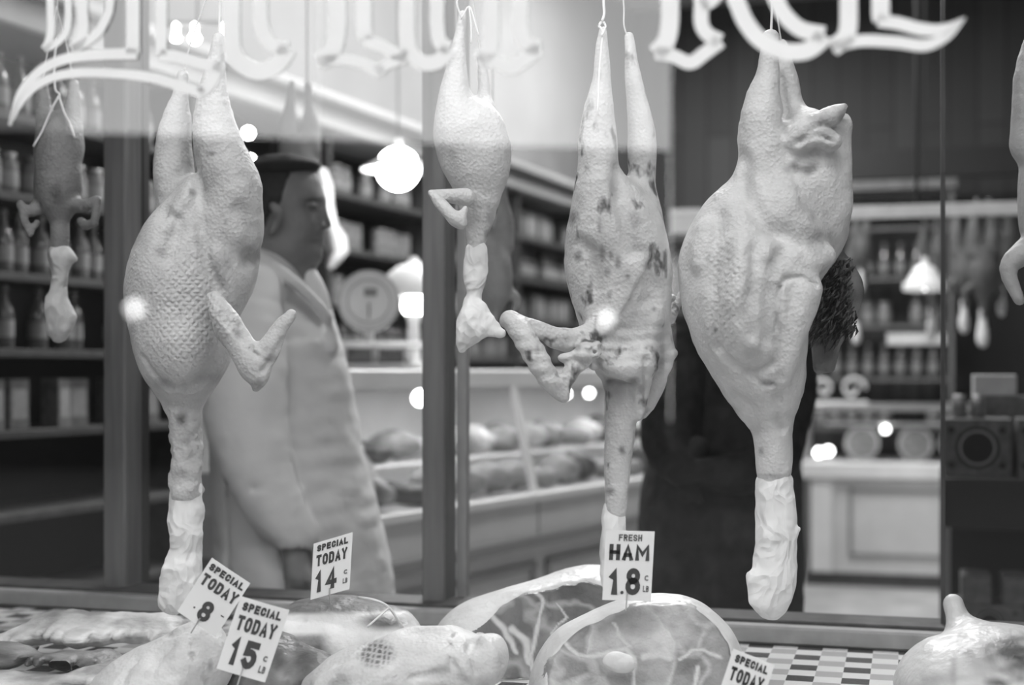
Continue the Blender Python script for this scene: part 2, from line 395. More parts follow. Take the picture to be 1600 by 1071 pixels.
class Field:
    def __init__(s): s.ops = []
    def cone(s, a, b, ra, rb, k=.01, sq=1., sub=False, ax=1):
        s.ops.append(('c', np.array(a, np.float32), np.array(b, np.float32), ra, rb, k, sq, sub, ax)); return s
    def chain(s, pts, k=.01, sq=1., sub=False, n=3, ax=1):
        """pts: (x, y, z, r)"""
        Q = spline([np.array(p, float) for p in pts], n) if len(pts) > 2 else [np.array(p, float) for p in pts]
        s.ops.append(('h', [q.astype(np.float32) for q in Q], k, sq, sub, ax)); return s
    def ell(s, c, r, k=.02, rot=(0, 0, 0), sub=False):
        from mathutils import Euler
        R = np.array(Euler(rot).to_matrix(), np.float32)
        s.ops.append(('e', np.array(c, np.float32), np.array(r, np.float32), R, k, sub)); return s
    def plane(s, p, n, k=.005):
        """keep the side the normal points away from"""
        n = np.array(n, np.float32); n /= np.linalg.norm(n); s.ops.append(('p', np.array(p, np.float32), n, k)); return s
    @staticmethod
    def _c(P, a, b, ra, rb, sq, ax=1):
        ab = b-a; L = float(ab@ab)+1e-9; q = P-a; t = np.clip((q@ab)/L, 0, 1)
        q = q-t[:, None]*ab
        if sq != 1: q[:, ax] /= sq
        return (np.sqrt((q*q).sum(1))-(ra+(rb-ra)*t))*min(1, sq)
    def bounds(s):
        lo = np.full(3, 1e9); hi = -lo
        for o in s.ops:
            if o[0] == 'c' and not o[7]:
                r = max(o[3], o[4])*max(1, o[6])
                for p in (o[1], o[2]): lo = np.minimum(lo, p-r); hi = np.maximum(hi, p+r)
            if o[0] == 'h' and not o[4]:
                for q in o[1]: r = abs(q[3])*max(1, o[3]); lo = np.minimum(lo, q[:3]-r); hi = np.maximum(hi, q[:3]+r)
            if o[0] == 'e' and not o[5]:
                r = np.abs(o[3]) @ o[2]; lo = np.minimum(lo, o[1]-r); hi = np.maximum(hi, o[1]+r)
        return lo, hi
    def _op(s, o, P, d):
        if o[0] == 'c': e = s._c(P, o[1], o[2], o[3], o[4], o[6], o[8]); k = o[5]; sub = o[7]
        elif o[0] == 'h':
            e = None
            for i in range(len(o[1])-1):
                a, b = o[1][i], o[1][i+1]; x = s._c(P, a[:3], b[:3], a[3], b[3], o[3], o[5]); e = x if e is None else np.minimum(e, x)
            k = o[2]; sub = o[4]
        elif o[0] == 'e':
            q = (P-o[1])@o[3]; k0 = np.sqrt(((q/o[2])**2).sum(1))+1e-9; k1 = np.sqrt(((q/o[2]**2)**2).sum(1))+1e-9
            e = k0*(k0-1)/k1; k = o[4]; sub = o[5]
        elif o[0] == 'p':
            e = (P-o[1])@o[2]; k = o[3]; h = np.clip(.5-.5*(d-e)/k, 0, 1)
            return e*h+d*(1-h)+k*h*(1-h)
        if sub:
            h = np.clip(.5-.5*(d+e)/k, 0, 1); return d*(1-h)-e*h+k*h*(1-h)
        h = np.clip(.5+.5*(d-e)/k, 0, 1); return d*(1-h)+e*h-k*h*(1-h)
    def eval(s, P):
        d = np.full(len(P), 1., np.float32)
        for o in s.ops: d = s._op(o, P, d)
        return d
    def net(s, res, disp=None):
        lo, hi = s.bounds(); pad = res*3+.012; lo = lo-pad; hi = hi+pad
        n = np.ceil((hi-lo)/res).astype(int)+1
        # coarse pass picks the blocks near the surface
        ax = [np.arange(k, dtype=np.float32)*res+l for k, l in zip(n, lo)]
        C = 4; nb = [int(math.ceil(k/C)) for k in n]
        cx = [np.arange(k, dtype=np.float32)*C*res+l+(C-1)*.5*res for k, l in zip(nb, lo)]
        gc = np.stack(np.meshgrid(*cx, indexing='ij'), -1).reshape(-1, 3).astype(np.float32)
        dc = s.eval(gc); near = np.abs(dc) < C*res*1.5+.012
        D = np.repeat(np.repeat(np.repeat(dc.reshape(nb), C, 0), C, 1), C, 2)[:n[0], :n[1], :n[2]].copy()
        Nr = np.repeat(np.repeat(np.repeat(near.reshape(nb), C, 0), C, 1), C, 2)[:n[0], :n[1], :n[2]]
        idx = np.argwhere(Nr); P = (idx*res+lo).astype(np.float32)
        v = s.eval(P)
        if disp is not None: v = v-disp(P)
        D[Nr] = v
        return surface_nets(D, lo, res)
def surface_nets(D, lo, res):
    S = D < 0; nx, ny, nz = D.shape
    c = np.zeros((nx-1, ny-1, nz-1), np.uint8)
    for i in (0, 1):
        for j in (0, 1):
            for k in (0, 1): c += S[i:nx-1+i, j:ny-1+j, k:nz-1+k]
    act = (c > 0) & (c < 8); idx = np.argwhere(act); ids = np.full(act.shape, -1, np.int64); ids[act] = np.arange(len(idx))
    corner = {}
    for i in (0, 1):
        for j in (0, 1):
            for k in (0, 1): corner[(i, j, k)] = D[idx[:, 0]+i, idx[:, 1]+j, idx[:, 2]+k]
    acc = np.zeros((len(idx), 3)); cnt = np.zeros(len(idx))
    for a in corner:
        for ax in range(3):
            if a[ax]: continue
            b = list(a); b[ax] = 1; b = tuple(b)
            da, db = corner[a], corner[b]; m = (da < 0) != (db < 0)
            t = np.where(m, da/(da-db+1e-12), 0)
            p = np.tile(np.array(a, float), (len(idx), 1)); p[:, ax] += t
            acc[m] += p[m]; cnt[m] += 1
    v = (idx+acc/np.maximum(cnt, 1)[:, None])*res+lo
    quads = []
    for ax in range(3):
        b, c_ = (ax+1) % 3, (ax+2) % 3
        sl0 = [slice(None)]*3; sl1 = [slice(None)]*3; sl0[ax] = slice(0, -1); sl1[ax] = slice(1, None)
        s0, s1 = S[tuple(sl0)], S[tuple(sl1)]
        for flip in (False, True):
            m = (s0 & ~s1) if not flip else (~s0 & s1)
            e = np.argwhere(m); ok = (e[:, b] > 0) & (e[:, c_] > 0) & (e[:, b] < D.shape[b]-1) & (e[:, c_] < D.shape[c_]-1); e = e[ok]
            q = []
            for ob, oc in ((-1, -1), (0, -1), (0, 0), (-1, 0)):
                g = e.copy(); g[:, b] += ob; g[:, c_] += oc; q.append(ids[g[:, 0], g[:, 1], g[:, 2]])
            q = np.stack(q, 1)
            if flip: q = q[:, ::-1]
            quads.append(q)
    return v, np.concatenate(quads)
def blob(name, fld, res, m, parent=None, disp=None, tone=None, tract=None, smooth=True, loc=None):
    v, f = fld.net(res, disp)
    at = {'tone': np.ones(len(v)) if tone is None else tone(v)}
    at['tract'] = np.zeros(len(v)) if tract is None else tract(v)
    return mesh(name, v, f, m, parent, smooth, at, loc=loc)
class PX:
    """pixel-measured points at a real distance: p(px, py, dy, rpx) -> x, y, z, r"""
    def __init__(s, Y): s.Y = Y
    def __call__(s, px, py, dy=0., r=None):
        q = W(px, py, s.Y); q[1] += dy
        # keep the silhouette where it was measured when pushed in depth
        q[0] *= (s.Y+dy)/s.Y; q[2] = CZ+(q[2]-CZ)*(s.Y+dy)/s.Y
        return q if r is None else np.append(q, r*s.Y/F)
    def L(s, pts): return [s(a, b, dy, r) for a, b, dy, r in pts]
    def r(s, rp): return rp*s.Y/F
def surf(f, p, px, py, lo=-.30, hi=.15, n=90):
    dys = np.linspace(lo, hi, n); P = np.array([p(px, py, d) for d in dys], np.float32); e = f.eval(P); k = np.argmax(e < 0)
    return float(dys[k]) if (e < 0).any() else None
def crease(f, p, pts, w=4., depth=.6, k=.006, sub=True):
    '''a groove (or with sub=False a ridge) that follows the front surface through pixel points'''
    q = []
    for x, y in [(a[0], a[1]) for a in spline([np.array(t, float) for t in pts], 3)]:
        d = surf(f, p, x, y)
        if d is not None: q.append((x, y, d-p.r(w)*((1-depth) if sub else -.5*depth), w))
    if len(q) > 1: f.ops.append(('h', [t.astype(np.float32) for t in p.L(q)], k, 1., sub, 1))
def lump(amp, f, seed=0, a2=0., f2=60.):
    def d(P):
        r = amp*vnoise(P, f, seed)
        if a2: r = r+a2*vnoise(P, f2, seed+3)
        return r
    return d
def spots(p, lst, base=1.):
    """tone from (px, py, radius_px, factor) marks on the front side"""
    def t(v):
        r = np.full(len(v), base)
        for px, py, rx, rz, fac in lst:
            c = p(px, py); X = v[:, 0]/v[:, 1]*F+CX; Z = HOR-(v[:, 2]-CZ)/v[:, 1]*F
            d = np.sqrt(((X-px)/rx)**2+((Z-py)/rz)**2)+.35*vnoise(v, 90, 5)
            w = np.clip(1.4-d, 0, 1)*(v[:, 1] < p.Y+.03); r = r*(1-w*(1-fac))
        return r
    return t

# ================================================================== THE SETTING
def struct(name, g, m, label=None, loc=None, rotz=0., world=True):
    o = g.put(name, m, None, world=world, loc=loc, rotz=rotz); o['kind'] = 'structure'
    if label: o['label'] = label
    return o
def uvbox(u0, u1, v0, v1, z0, z1):
    g = G(); c = [uv(u, v, z) for u in (u0, u1) for v in (v0, v1) for z in (z0, z1)]
    return g.add(c, [(0, 1, 3, 2), (4, 6, 7, 5), (0, 4, 5, 1), (2, 3, 7, 6), (0, 2, 6, 4), (1, 5, 7, 3)])
CA = math.cos(A)
vG = 1.42*CA                                  # the shop window's plane
struct('floor', uvbox(-7, 6, vG+.02, 13.5, -.1, 0), M['floor'], 'worn pale shop floor')
struct('ceiling', uvbox(-7, 6, vG-.1, 13.5, 4.2, 4.3), M['ceiling'], 'pale shop ceiling')
struct('wall_back', uvbox(-7, 6, 10.9, 11.0, 0, 4.2), M['planks'], 'dark vertical plank wall at the back of the shop')
struct('wall_right', uvbox(4.6, 4.7, vG, 11, 0, 4.2), M['plaster'])
DL = np.array([.37, .93, 0.]); DL /= np.linalg.norm(DL); ROT_L = math.atan2(DL[1], DL[0]); P0 = np.array([-.97, 5.4, 0.])
g = G(); g.box(-6, 6.3, .32, .42, 0, 4.2)
struct('wall_left', g, M['plaster'], 'grey plaster wall above the left shelving', world=False, loc=P0, rotz=ROT_L)
# shop front
struct('wall_front', uvbox(-7, 6, vG-.12, vG+.08, -.1, .82), M['wooddark'])
struct('wall_front', uvbox(-7, 6, vG-.12, vG+.08, 2.75, 4.4), M['wooddark'])
struct('wall_front', uvbox(-7, -1.75, vG-.12, vG+.08, .82, 2.75), M['wooddark'])
struct('wall_front', uvbox(1.35, 6, vG-.12, vG+.08, .82, 2.75), M['wooddark'])
w1 = struct('window_1', uvbox(-1.75, 1.35, vG-.003, vG+.003, .82, 2.75), M['glass'], 'large shop window pane between the street and the hanging birds')
# street
struct('ground', uvbox(-60, 60, -40, vG-.12, -.2, -.1), M['asphalt'], 'asphalt street in front of the shop')
def block(u0, v0, u1, v1, z1, m, dep=8):
    a = uv(u0, v0, 0); b = uv(u1, v1, 0); d = np.array([-(b-a)[1], (b-a)[0], 0]); d /= np.linalg.norm(d); d *= dep
    if np.dot(d, V) > 0: d = -d
    g = G(); g.prism([a+[0, 0, -.1], b+[0, 0, -.1], b+d+[0, 0, -.1], a+d+[0, 0, -.1]], (0, 0, z1+.1))
    return g
def reflpt(px, D):
    """u at distance D in front of the window for what the pane mirrors at column px"""
    t = (px-CX)/F; du = t*math.cos(A)-math.sin(A); dv = t*math.sin(A)+math.cos(A)
    return du/dv*(D+vG)
uE = reflpt(1047, 22)
g = block(uE+.02, -22+vG, 30, -22+vG, 17, M['brick'])
o = g.put('building', M['brick']); tag(o, 'tall sooty brick building across the street', 'building')
g = block(uE-.02, -22+vG, -32, -7.9+vG, 5.05, M['brick'], 1.5)
o = g.put('building', M['brick']); tag(o, 'low dark row of buildings across the street', 'building')
g = block(-15.5, -21+vG, -50, -7+vG, 11, M['stucco'], 5)
o = g.put('building', M['stucco']); tag(o, 'light stucco building beyond the low row', 'building')
for k, (px, py, r) in enumerate([(211, 483, .155), (948, 498, .125)]):
    D = 16.; t = (px-CX)/F; dv = t*math.sin(A)+math.cos(A); s = (D+vG+vG-vG)/dv
    # path length along the window's normal is vG to the pane, then D beyond it
    u = (t*math.cos(A)-math.sin(A))/dv*(D+vG); z = CZ-(py-HOR)/F*(D+vG)/dv; v = vG-D
    c = uv(u, v, z)
    t_ = thing('street_lamp', (c[0], c[1], -.1), 'lit globe street lamp, '+('first' if k == 0 else 'second')+' along the far kerb', 'lamp')
    G().lathe([(.09, 0), (.05, .3), (.03, .4), (.03, z+.1-r)], n=12).put('lamp_post', M['black'], t_)
    G().sphere((0, 0, z+.1), r).put('lamp_globe', M['street_globe'], t_, True)

# ------------------------------------------------------------------ window display platform
v1 = 1.5; v2 = 2.64*CA
ORG = uv(0, 0, 0)
plat = thing('display_platform', uv(0, v1, 0), 'window display platform with black, grey and white chequered tile top', 'display platform', -A)
G().box(-1.9, 1.4, 0, v2-v1, 0, .9).put('base', M['wood'], plat)
G().box(-1.9, 1.4, 0, v2-v1, .9, .915).put('tiled_top', M['tiles'], plat)
rail = thing('hanging_rail', uv(0, 2.2*CA, 2.27), 'iron rail the window birds hang from', 'rail', -A)
G().tube([(-1.9, 0, 0), (1.4, 0, 0)], .014).put('bar', M['darkmetal'], rail)
for x in (-1.85, -.3, 1.35): G().tube([(x, 0, 0), (x, 0, 1.93)], .008).put('hanger', M['darkmetal'], rail)
RZ = 2.27

# ------------------------------------------------------------------ sash partition behind the display
vP = 2.65*CA
win2 = thing('window_2', uv(0, vP, 0), 'dark wooden sash partition behind the window display', None, -A, kind='structure')
G().box(-2.6, 2.4, -.005, .13, .915, .947, .004).put('sill', M['sill'], win2)
G().box(-2.6, 2.4, .03, .13, .945, .953, .002).put('bottom_rail', M['railtop'], win2)
G().box(-2.6, 2.4, .03, .1, .0, .915).put('lower_panel', M['wooddark'], win2)
G().box(-2.6, 2.4, .03, .12, 2.9, 3.05).put('top_rail', M['wood'], win2)
def u_at(px, v): t = (px-CX)/F; return (t*math.cos(A)-math.sin(A))/(t*math.sin(A)+math.cos(A))*v
vF = vP+.07
for a_, b_ in ((161, 195), (659, 695)):
    G().box(u_at(a_, vF), u_at(b_, vF), .07, .14, .95, 2.9, .003).put('post', M['wood'], win2)
vS = vP+.14
G().box(u_at(196, vS), u_at(224, vS), .14, .165, .95, 2.9).put('stile', M['wooddark'], win2)  # dark strip: shade of the post's side face put into colour
G().box(u_at(714, vS), u_at(728, vS), .14, .165, .95, 2.9).put('stile', M['woodlight'], win2)  # lighter wood colour carries the light falling on this stile
G().box(u_at(1470, vF), u_at(1477, vF), .07, .10, .95, 2.9).put('stile', M['wooddark'], win2)

# ------------------------------------------------------------------ LETTERING on the pane
def lettering():
    Y0 = (vG-.0045)/CA
    root = thing('window_lettering', on(760, 60, Y0), 'large white outlined blackletter painted across the top of the window', 'sign', -A)
    def ribbon(g, pts, w, n=6):
        w = [x*1.34 for x in w] if hasattr(w, '__len__') else w*1.34
        Q = spline([np.array(p, float) for p in pts], n)
        ws = w if not hasattr(w, '__len__') else np.interp(np.linspace(0, 1, len(Q)), np.linspace(0, 1, len(w)), w)
        m = len(Q); v = []
        for i, q in enumerate(Q):
            a = Q[max(0, i-1)]; b = Q[min(m-1, i+1)]; t = (b-a)/(np.linalg.norm(b-a)+1e-9); nrm = np.array([-t[1], t[0]])
            wi = (w if not hasattr(w, '__len__') else ws[i])/2
            for s_ in (-1, 1):
                p = q+nrm*wi*s_; v.append(on(p[0], p[1], Y0))
        th = -V*.0006; k = len(v); v = v+[x+th for x in v]; f = []
        for i in range(m-1):
            a, b, c, d = 2*i, 2*i+1, 2*i+3, 2*i+2
            f += [(a, b, c, d), (a+k, d+k, c+k, b+k), (a, d, d+k, a+k), (b, b+k, c+k, c)]
        g.add(v, f)
    T = -110
    L = [
     [([(79, T), (79, 0), (80, 45), (76, 66), (70, 77)], 9), ([(108, T), (107, 0), (107, 30), (102, 52), (88, 68), (70, 77)], 8)],
     [([(128, T), (128, 0), (130, 40), (126, 62), (114, 77)], 13), ([(175, T), (172, 0), (166, 28), (152, 52), (134, 66), (114, 77)], 10)],
     [([(208, T), (208, 0), (208, 60), (208, 84)], 15), ([(214, 84), (150, 86), (100, 93), (62, 112), (32, 146), (15, 196)], [13, 13, 12, 11, 8, 3]),
      ([(15, 196), (34, 158), (66, 128), (112, 115), (175, 115), (240, 122), (290, 137), (318, 146)], [3, 8, 10, 11, 11, 12, 13, 13]),
      ([(252, T), (252, 0), (252, 60), (252, 86)], 13), ([(250, 86), (285, 91), (320, 101), (346, 104)], 14), ([(312, 146), (325, 135), (336, 116), (346, 98)], 13)],
     [([(361, T), (361, 0), (361, 50), (364, 80), (378, 100), (402, 112), (426, 106), (440, 92), (450, 76)], 20),
      ([(407, T), (407, 0), (408, 35), (415, 58), (430, 72), (450, 75)], 16)],
     [([(527, T), (527, 0), (526, 50), (518, 80), (498, 98)], 20), ([(498, 97), (530, 93), (560, 97), (588, 109), (596, 115)], 13), ([(590, 113), (606, 100), (634, 90)], 13),
      ([(568, T), (568, 0), (568, 40), (571, 62)], 18), ([(569, 62), (596, 72), (618, 84), (636, 88)], 15)],
     [([(636, T), (636, 0), (636, 50), (642, 82), (664, 99), (688, 94), (702, 76)], 18), ([(683, T), (683, 0), (683, 40), (688, 66), (703, 76)], 17)],
     [([(767, T), (767, 0), (767, 50), (764, 78), (748, 94)], 19), ([(748, 93), (775, 97), (798, 106), (818, 94), (843, 76)], 17), ([(813, T), (813, 0), (813, 40), (820, 66), (843, 76)], 18)],
     [([(1047, T), (1047, 0), (1046, 40), (1040, 66), (1024, 84)], 21), ([(1024, 83), (1052, 88), (1078, 98), (1100, 84), (1126, 64)], 16), ([(1096, T), (1096, 0), (1096, 36), (1106, 54), (1126, 64)], 17),
      ([(1096, 8), (1112, 0), (1128, -20)], 16)],
     [([(1120, -70), (1150, 0), (1166, 36), (1190, 64), (1225, 80), (1258, 80), (1280, 66), (1288, 55)], 20),
      ([(1185, -70), (1213, 0), (1228, 26), (1252, 46), (1288, 54)], 19)],
     [([(1326, T), (1326, 0), (1325, 45), (1318, 62), (1300, 75)], 21), ([(1300, 74), (1345, 64), (1400, 66), (1445, 71), (1480, 56), (1508, 28)], [13, 14, 14, 14, 10, 2]),
      ([(1376, T), (1376, 0), (1376, 20), (1378, 33)], 21), ([(1372, 32), (1405, 37), (1440, 46), (1475, 46), (1508, 28)], [15, 15, 15, 13, 2])],
    ]
    for strokes in L:
        g = G()
        for p, w in strokes: ribbon(g, p, w)
        g.put('painted_letter', M['paint'], root, world=True)
lettering()

# ------------------------------------------------------------------ PRICE CARDS
def glyphs(text, size=1., bold=.02):
    if all(ch in GL for ch in text): return block_text(text, bold)
    cu = bpy.data.curves.new('lettering', 'FONT'); cu.body = text; cu.size = size; cu.offset = bold; cu.extrude = 0; cu.resolution_u = 3
    cu.space_character = 1.0+bold*3
    o = bpy.data.objects.new('lettering', cu); COL.objects.link(o)
    dg = bpy.context.evaluated_depsgraph_get(); me = bpy.data.meshes.new_from_object(o.evaluated_get(dg))
    v = np.array([x.co[:] for x in me.vertices]); f = [tuple(p.vertices) for p in me.polygons]
    bpy.data.objects.remove(o); bpy.data.curves.remove(cu); bpy.data.meshes.remove(me)
    v[:, :2] -= v[:, :2].min(0); v[:, :2] /= v[:, :2].max(0); return v, f
# condensed poster capitals drawn as heavy strokes: x 0..1, y 0..1 up
def arc(cx, cy, rx, ry, a0, a1, n=7): return [(cx+rx*math.cos(math.radians(a0+(a1-a0)*i/n)), cy+ry*math.sin(math.radians(a0+(a1-a0)*i/n))) for i in range(n+1)]
GL = {
 'S': [arc(.5, .75, .5, .25, 20, 180)+arc(.5, .73, .5, .23, 180, 270, 4)[1:]+arc(.5, .25, .5, .25, 90, -160, 10)],
 'P': [[(0, 0), (0, 1)], [(0, 1), (.5, 1)]+arc(.5, .75, .5, .25, 90, -90)[1:]+[(0, .5)]],
 'E': [[(1, 1), (0, 1), (0, 0), (1, 0)], [(0, .52), (.85, .52)]],
 'C': [arc(.5, .72, .5, .28, 10, 180)+arc(.5, .28, .5, .28, 180, 350)],
 'I': [[(.5, 0), (.5, 1)]], 'A': [[(0, 0), (.5, 1), (1, 0)], [(.2, .28), (.8, .28)]],
 'L': [[(0, 1), (0, 0), (1, 0)]], 'T': [[(0, 1), (1, 1)], [(.5, 1), (.5, 0)]],
 'O': [arc(.5, .7, .5, .3, 0, 180)+arc(.5, .3, .5, .3, 180, 360)+[(1, .7)]],
 'D': [[(0, 0), (0, 1), (.5, 1)]+arc(.5, .7, .5, .3, 90, 0)[1:]+arc(.5, .3, .5, .3, 0, -90)+[(0, 0)]],
 'Y': [[(0, 1), (.5, .48), (1, 1)], [(.5, .5), (.5, 0)]], 'F': [[(1, 1), (0, 1), (0, 0)], [(0, .52), (.85, .52)]],
 'R': [[(0, 0), (0, 1)], [(0, 1), (.5, 1)]+arc(.5, .76, .5, .24, 90, -90)[1:]+[(0, .52)], [(.5, .52), (1, 0)]],
 'H': [[(0, 0), (0, 1)], [(1, 0), (1, 1)], [(0, .5), (1, .5)]], 'M': [[(0, 0), (0, 1), (.5, .35), (1, 1), (1, 0)]],
 'B': [[(0, 0), (0, 1), (.5, 1)]+arc(.5, .77, .45, .23, 90, -90)[1:]+[(0, .54)], [(.5, .54)]+arc(.5, .27, .5, .27, 90, -90)[1:]+[(0, 0)]],
 '1': [[(.15, .80), (.5, 1), (.5, 0)]], '4': [[(.72, 0), (.72, 1), (0, .28), (1, .28)]],
 '5': [[(.95, 1), (.08, 1), (.04, .58)]+arc(.5, .32, .5, .32, 120, -150, 9)],
 '8': [arc(.5, .76, .44, .24, -90, 270, 14), arc(.5, .27, .5, .27, 90, 450, 14)],
 '6': [arc(.5, .72, .48, .28, 20, 180)+arc(.5, .3, .5, .3, 180, 540, 14)]}
def block_text(text, bold):
    w = .17+bold*2.4; adv = 0; V_ = []; F_ = []
    for ch in text:
        cw = .42 if ch not in 'IM1' else {'I': .02, 'M': .62, '1': .24}[ch]
        for st in GL[ch]:
            Q = [np.array((adv+w/2+x*cw, w/2+y*(1-w))) for x, y in st]; k = len(V_); m = len(Q)
            for i, q in enumerate(Q):
                d1 = Q[i]-Q[i-1] if i else Q[1]-Q[0]; d2 = Q[i+1]-Q[i] if i < m-1 else d1
                d1 = d1/(np.linalg.norm(d1)+1e-9); d2 = d2/(np.linalg.norm(d2)+1e-9); t = d1+d2; L_ = np.linalg.norm(t); t = t/(L_+1e-9) if L_ > .3 else d1
                sc = min(1.5, 1/max(.4, float(t@d1))); nr = np.array([-t[1], t[0]])*w/2*sc
                e = -d1*w/2 if i == 0 else (d1*w/2 if i == m-1 else 0*d1)
                V_ += [(*(q+nr+e), 0), (*(q-nr+e), 0)]
            F_ += [(k+2*i, k+2*i+1, k+2*i+3, k+2*i+2) for i in range(m-1)]
        adv += cw+w+.13
    v = np.array(V_); v[:, 0] -= v[:, 0].min(); v[:, 1] -= v[:, 1].min(); v[:, :2] /= v[:, :2].max(0); return v, F_
def card(corners, Y, lines, label, tilt=0., bow=0.):
    """corners: top-left, top-right, bottom-left pixel; lines: text, x0, x1, y0, y1 in card units from the top-left, ink"""
    p = PX(Y); tl, tr, bl = [p(*c[:2], c[2] if len(c) > 2 else 0) for c in corners]
    root = thing('price_card', bl, label, 'price card', group='price cards stuck in the meat')
    X = tr-tl; Z = bl-tl; N = np.cross(X, Z); N /= np.linalg.norm(N)
    if N[1] > 0: N = -N
    g = G(); nx, nz = 6, 8; pt = []
    f = lambda a, b, e: tl+X*a+Z*b+N*(e+bow*math.sin(math.pi*a))
    for e in (0, -.0008):
        for i in range(nx+1):
            for j in range(nz+1): pt.append(f(i/nx, j/nz, e))
    k = (nx+1)*(nz+1); fs = []
    for i in range(nx):
        for j in range(nz):
            a = i*(nz+1)+j; q = (a, a+1, a+nz+2, a+nz+1); fs.append(q); fs.append(tuple(reversed([x+k for x in q])))
    rim = [i*(nz+1) for i in range(nx+1)]+[nx*(nz+1)+j for j in range(1, nz+1)]+[i*(nz+1)+nz for i in range(nx-1, -1, -1)]+[j for j in range(nz-1, 0, -1)]
    for a, b in zip(rim, rim[1:]+rim[:1]): fs.append((a, b, b+k, a+k))
    g.add(pt, fs); cd = g.put('card', M['card'], root, world=True)
    for text, x0, x1, y0, y1, ink, bold in lines:
        v, fc = glyphs(text, 1, bold)
        P = [f(x0+(x1-x0)*a, y1-(y1-y0)*b, .0006) for a, b in v[:, :2]]
        G().add(P, fc).put('printed_lettering', M[ink], cd, world=True)
    # steel pin into the meat
    b0 = f(.5, .96, .0015); G().tube([f(.5, .88, .002), b0, b0+Z/np.linalg.norm(Z)*.018-N*.004], .0010).put('pin', M['metal'], root, world=True)
    return root
SP = lambda: [('SPECIAL', .10, .90, .045, .175, 'ink', .045), ('TODAY', .10, .90, .22, .44, 'ink', .03)]
card([(331, 872), (391, 912), (277, 956)], 1.93, [('SPECIAL', .06, .94, .05, .18, 'ink', .045), ('TODAY', .06, .96, .23, .44, 'ink', .03), ('8', .38, .66, .58, .92, 'ink', .018), ('.', .24, .29, .78, .81, 'ink', .05), ('-', .84, .92, .66, .68, 'ink', .05)],
     'tilted white card reading SPECIAL TODAY 8, farthest left', bow=.001)
card([(376, 932), (452, 954), (338, 1045)], 1.88, SP()+[('15', .14, .70, .50, .90, 'ink', .03), ('LB', .80, .93, .80, .90, 'ink2', .03), ('c', .82, .90, .66, .74, 'ink2', .03)],
     'white card reading SPECIAL TODAY 15, leaning in front of the plucked bird', bow=.0015)
card([(490, 850, .01), (551, 832, -.015), (485, 938, .01)], 2.15, SP()+[('14', .10, .66, .50, .90, 'ink', .03), ('LB', .82, .94, .78, .87, 'ink2', .03), ('c', .83, .92, .63, .71, 'ink2', .03)],
     'white card reading SPECIAL TODAY 14, upright in front of the butcher')
card([(947, 829), (1023, 831), (941, 938)], 1.97, [('FRESH', .27, .75, .05, .15, 'ink2', .02), ('HAM', .09, .92, .18, .43, 'ink', .03), ('1', .10, .30, .53, .92, 'ink',.03), ('.', .36, .43, .86, .91, 'ink', .05), ('8', .46, .76, .53, .92, 'ink', .018), ('LB', .82, .94, .78, .87, 'ink2', .02), ('c', .84, .92, .63, .71, 'ink2', .02)],
     'white card reading FRESH HAM 18, standing on top of the front ham')
card([(1146, 1014), (1210, 1040), (1112, 1118)], 1.86, SP(),
     'white SPECIAL card cut off by the lower edge, right of the front ham')

# ================================================================== HANGING BIRDS
def string_up(g, pts, p, r=.0013):
    q = [p(a, b, dy) for a, b, dy in pts]; q = spline(q, 4) if len(q) > 2 else q
    g.tube(q, r, 6)
def bag(root, p, pts, seed, label=None, sq=.8, amp=.005, name='head_wrapping', extra=None, f=14):
    fl = Field(); fl.chain(p.L(pts), k=.006, sq=sq)
    if extra: extra(fl)
    dsp = lambda P: amp*1.0*crumple(P, f*1.3, seed)+.002*crumple(P, 60, seed+1)
    o = blob(name, fl, .0035, M['paper'], root, dsp)
    if label: o['label'] = label
    return o

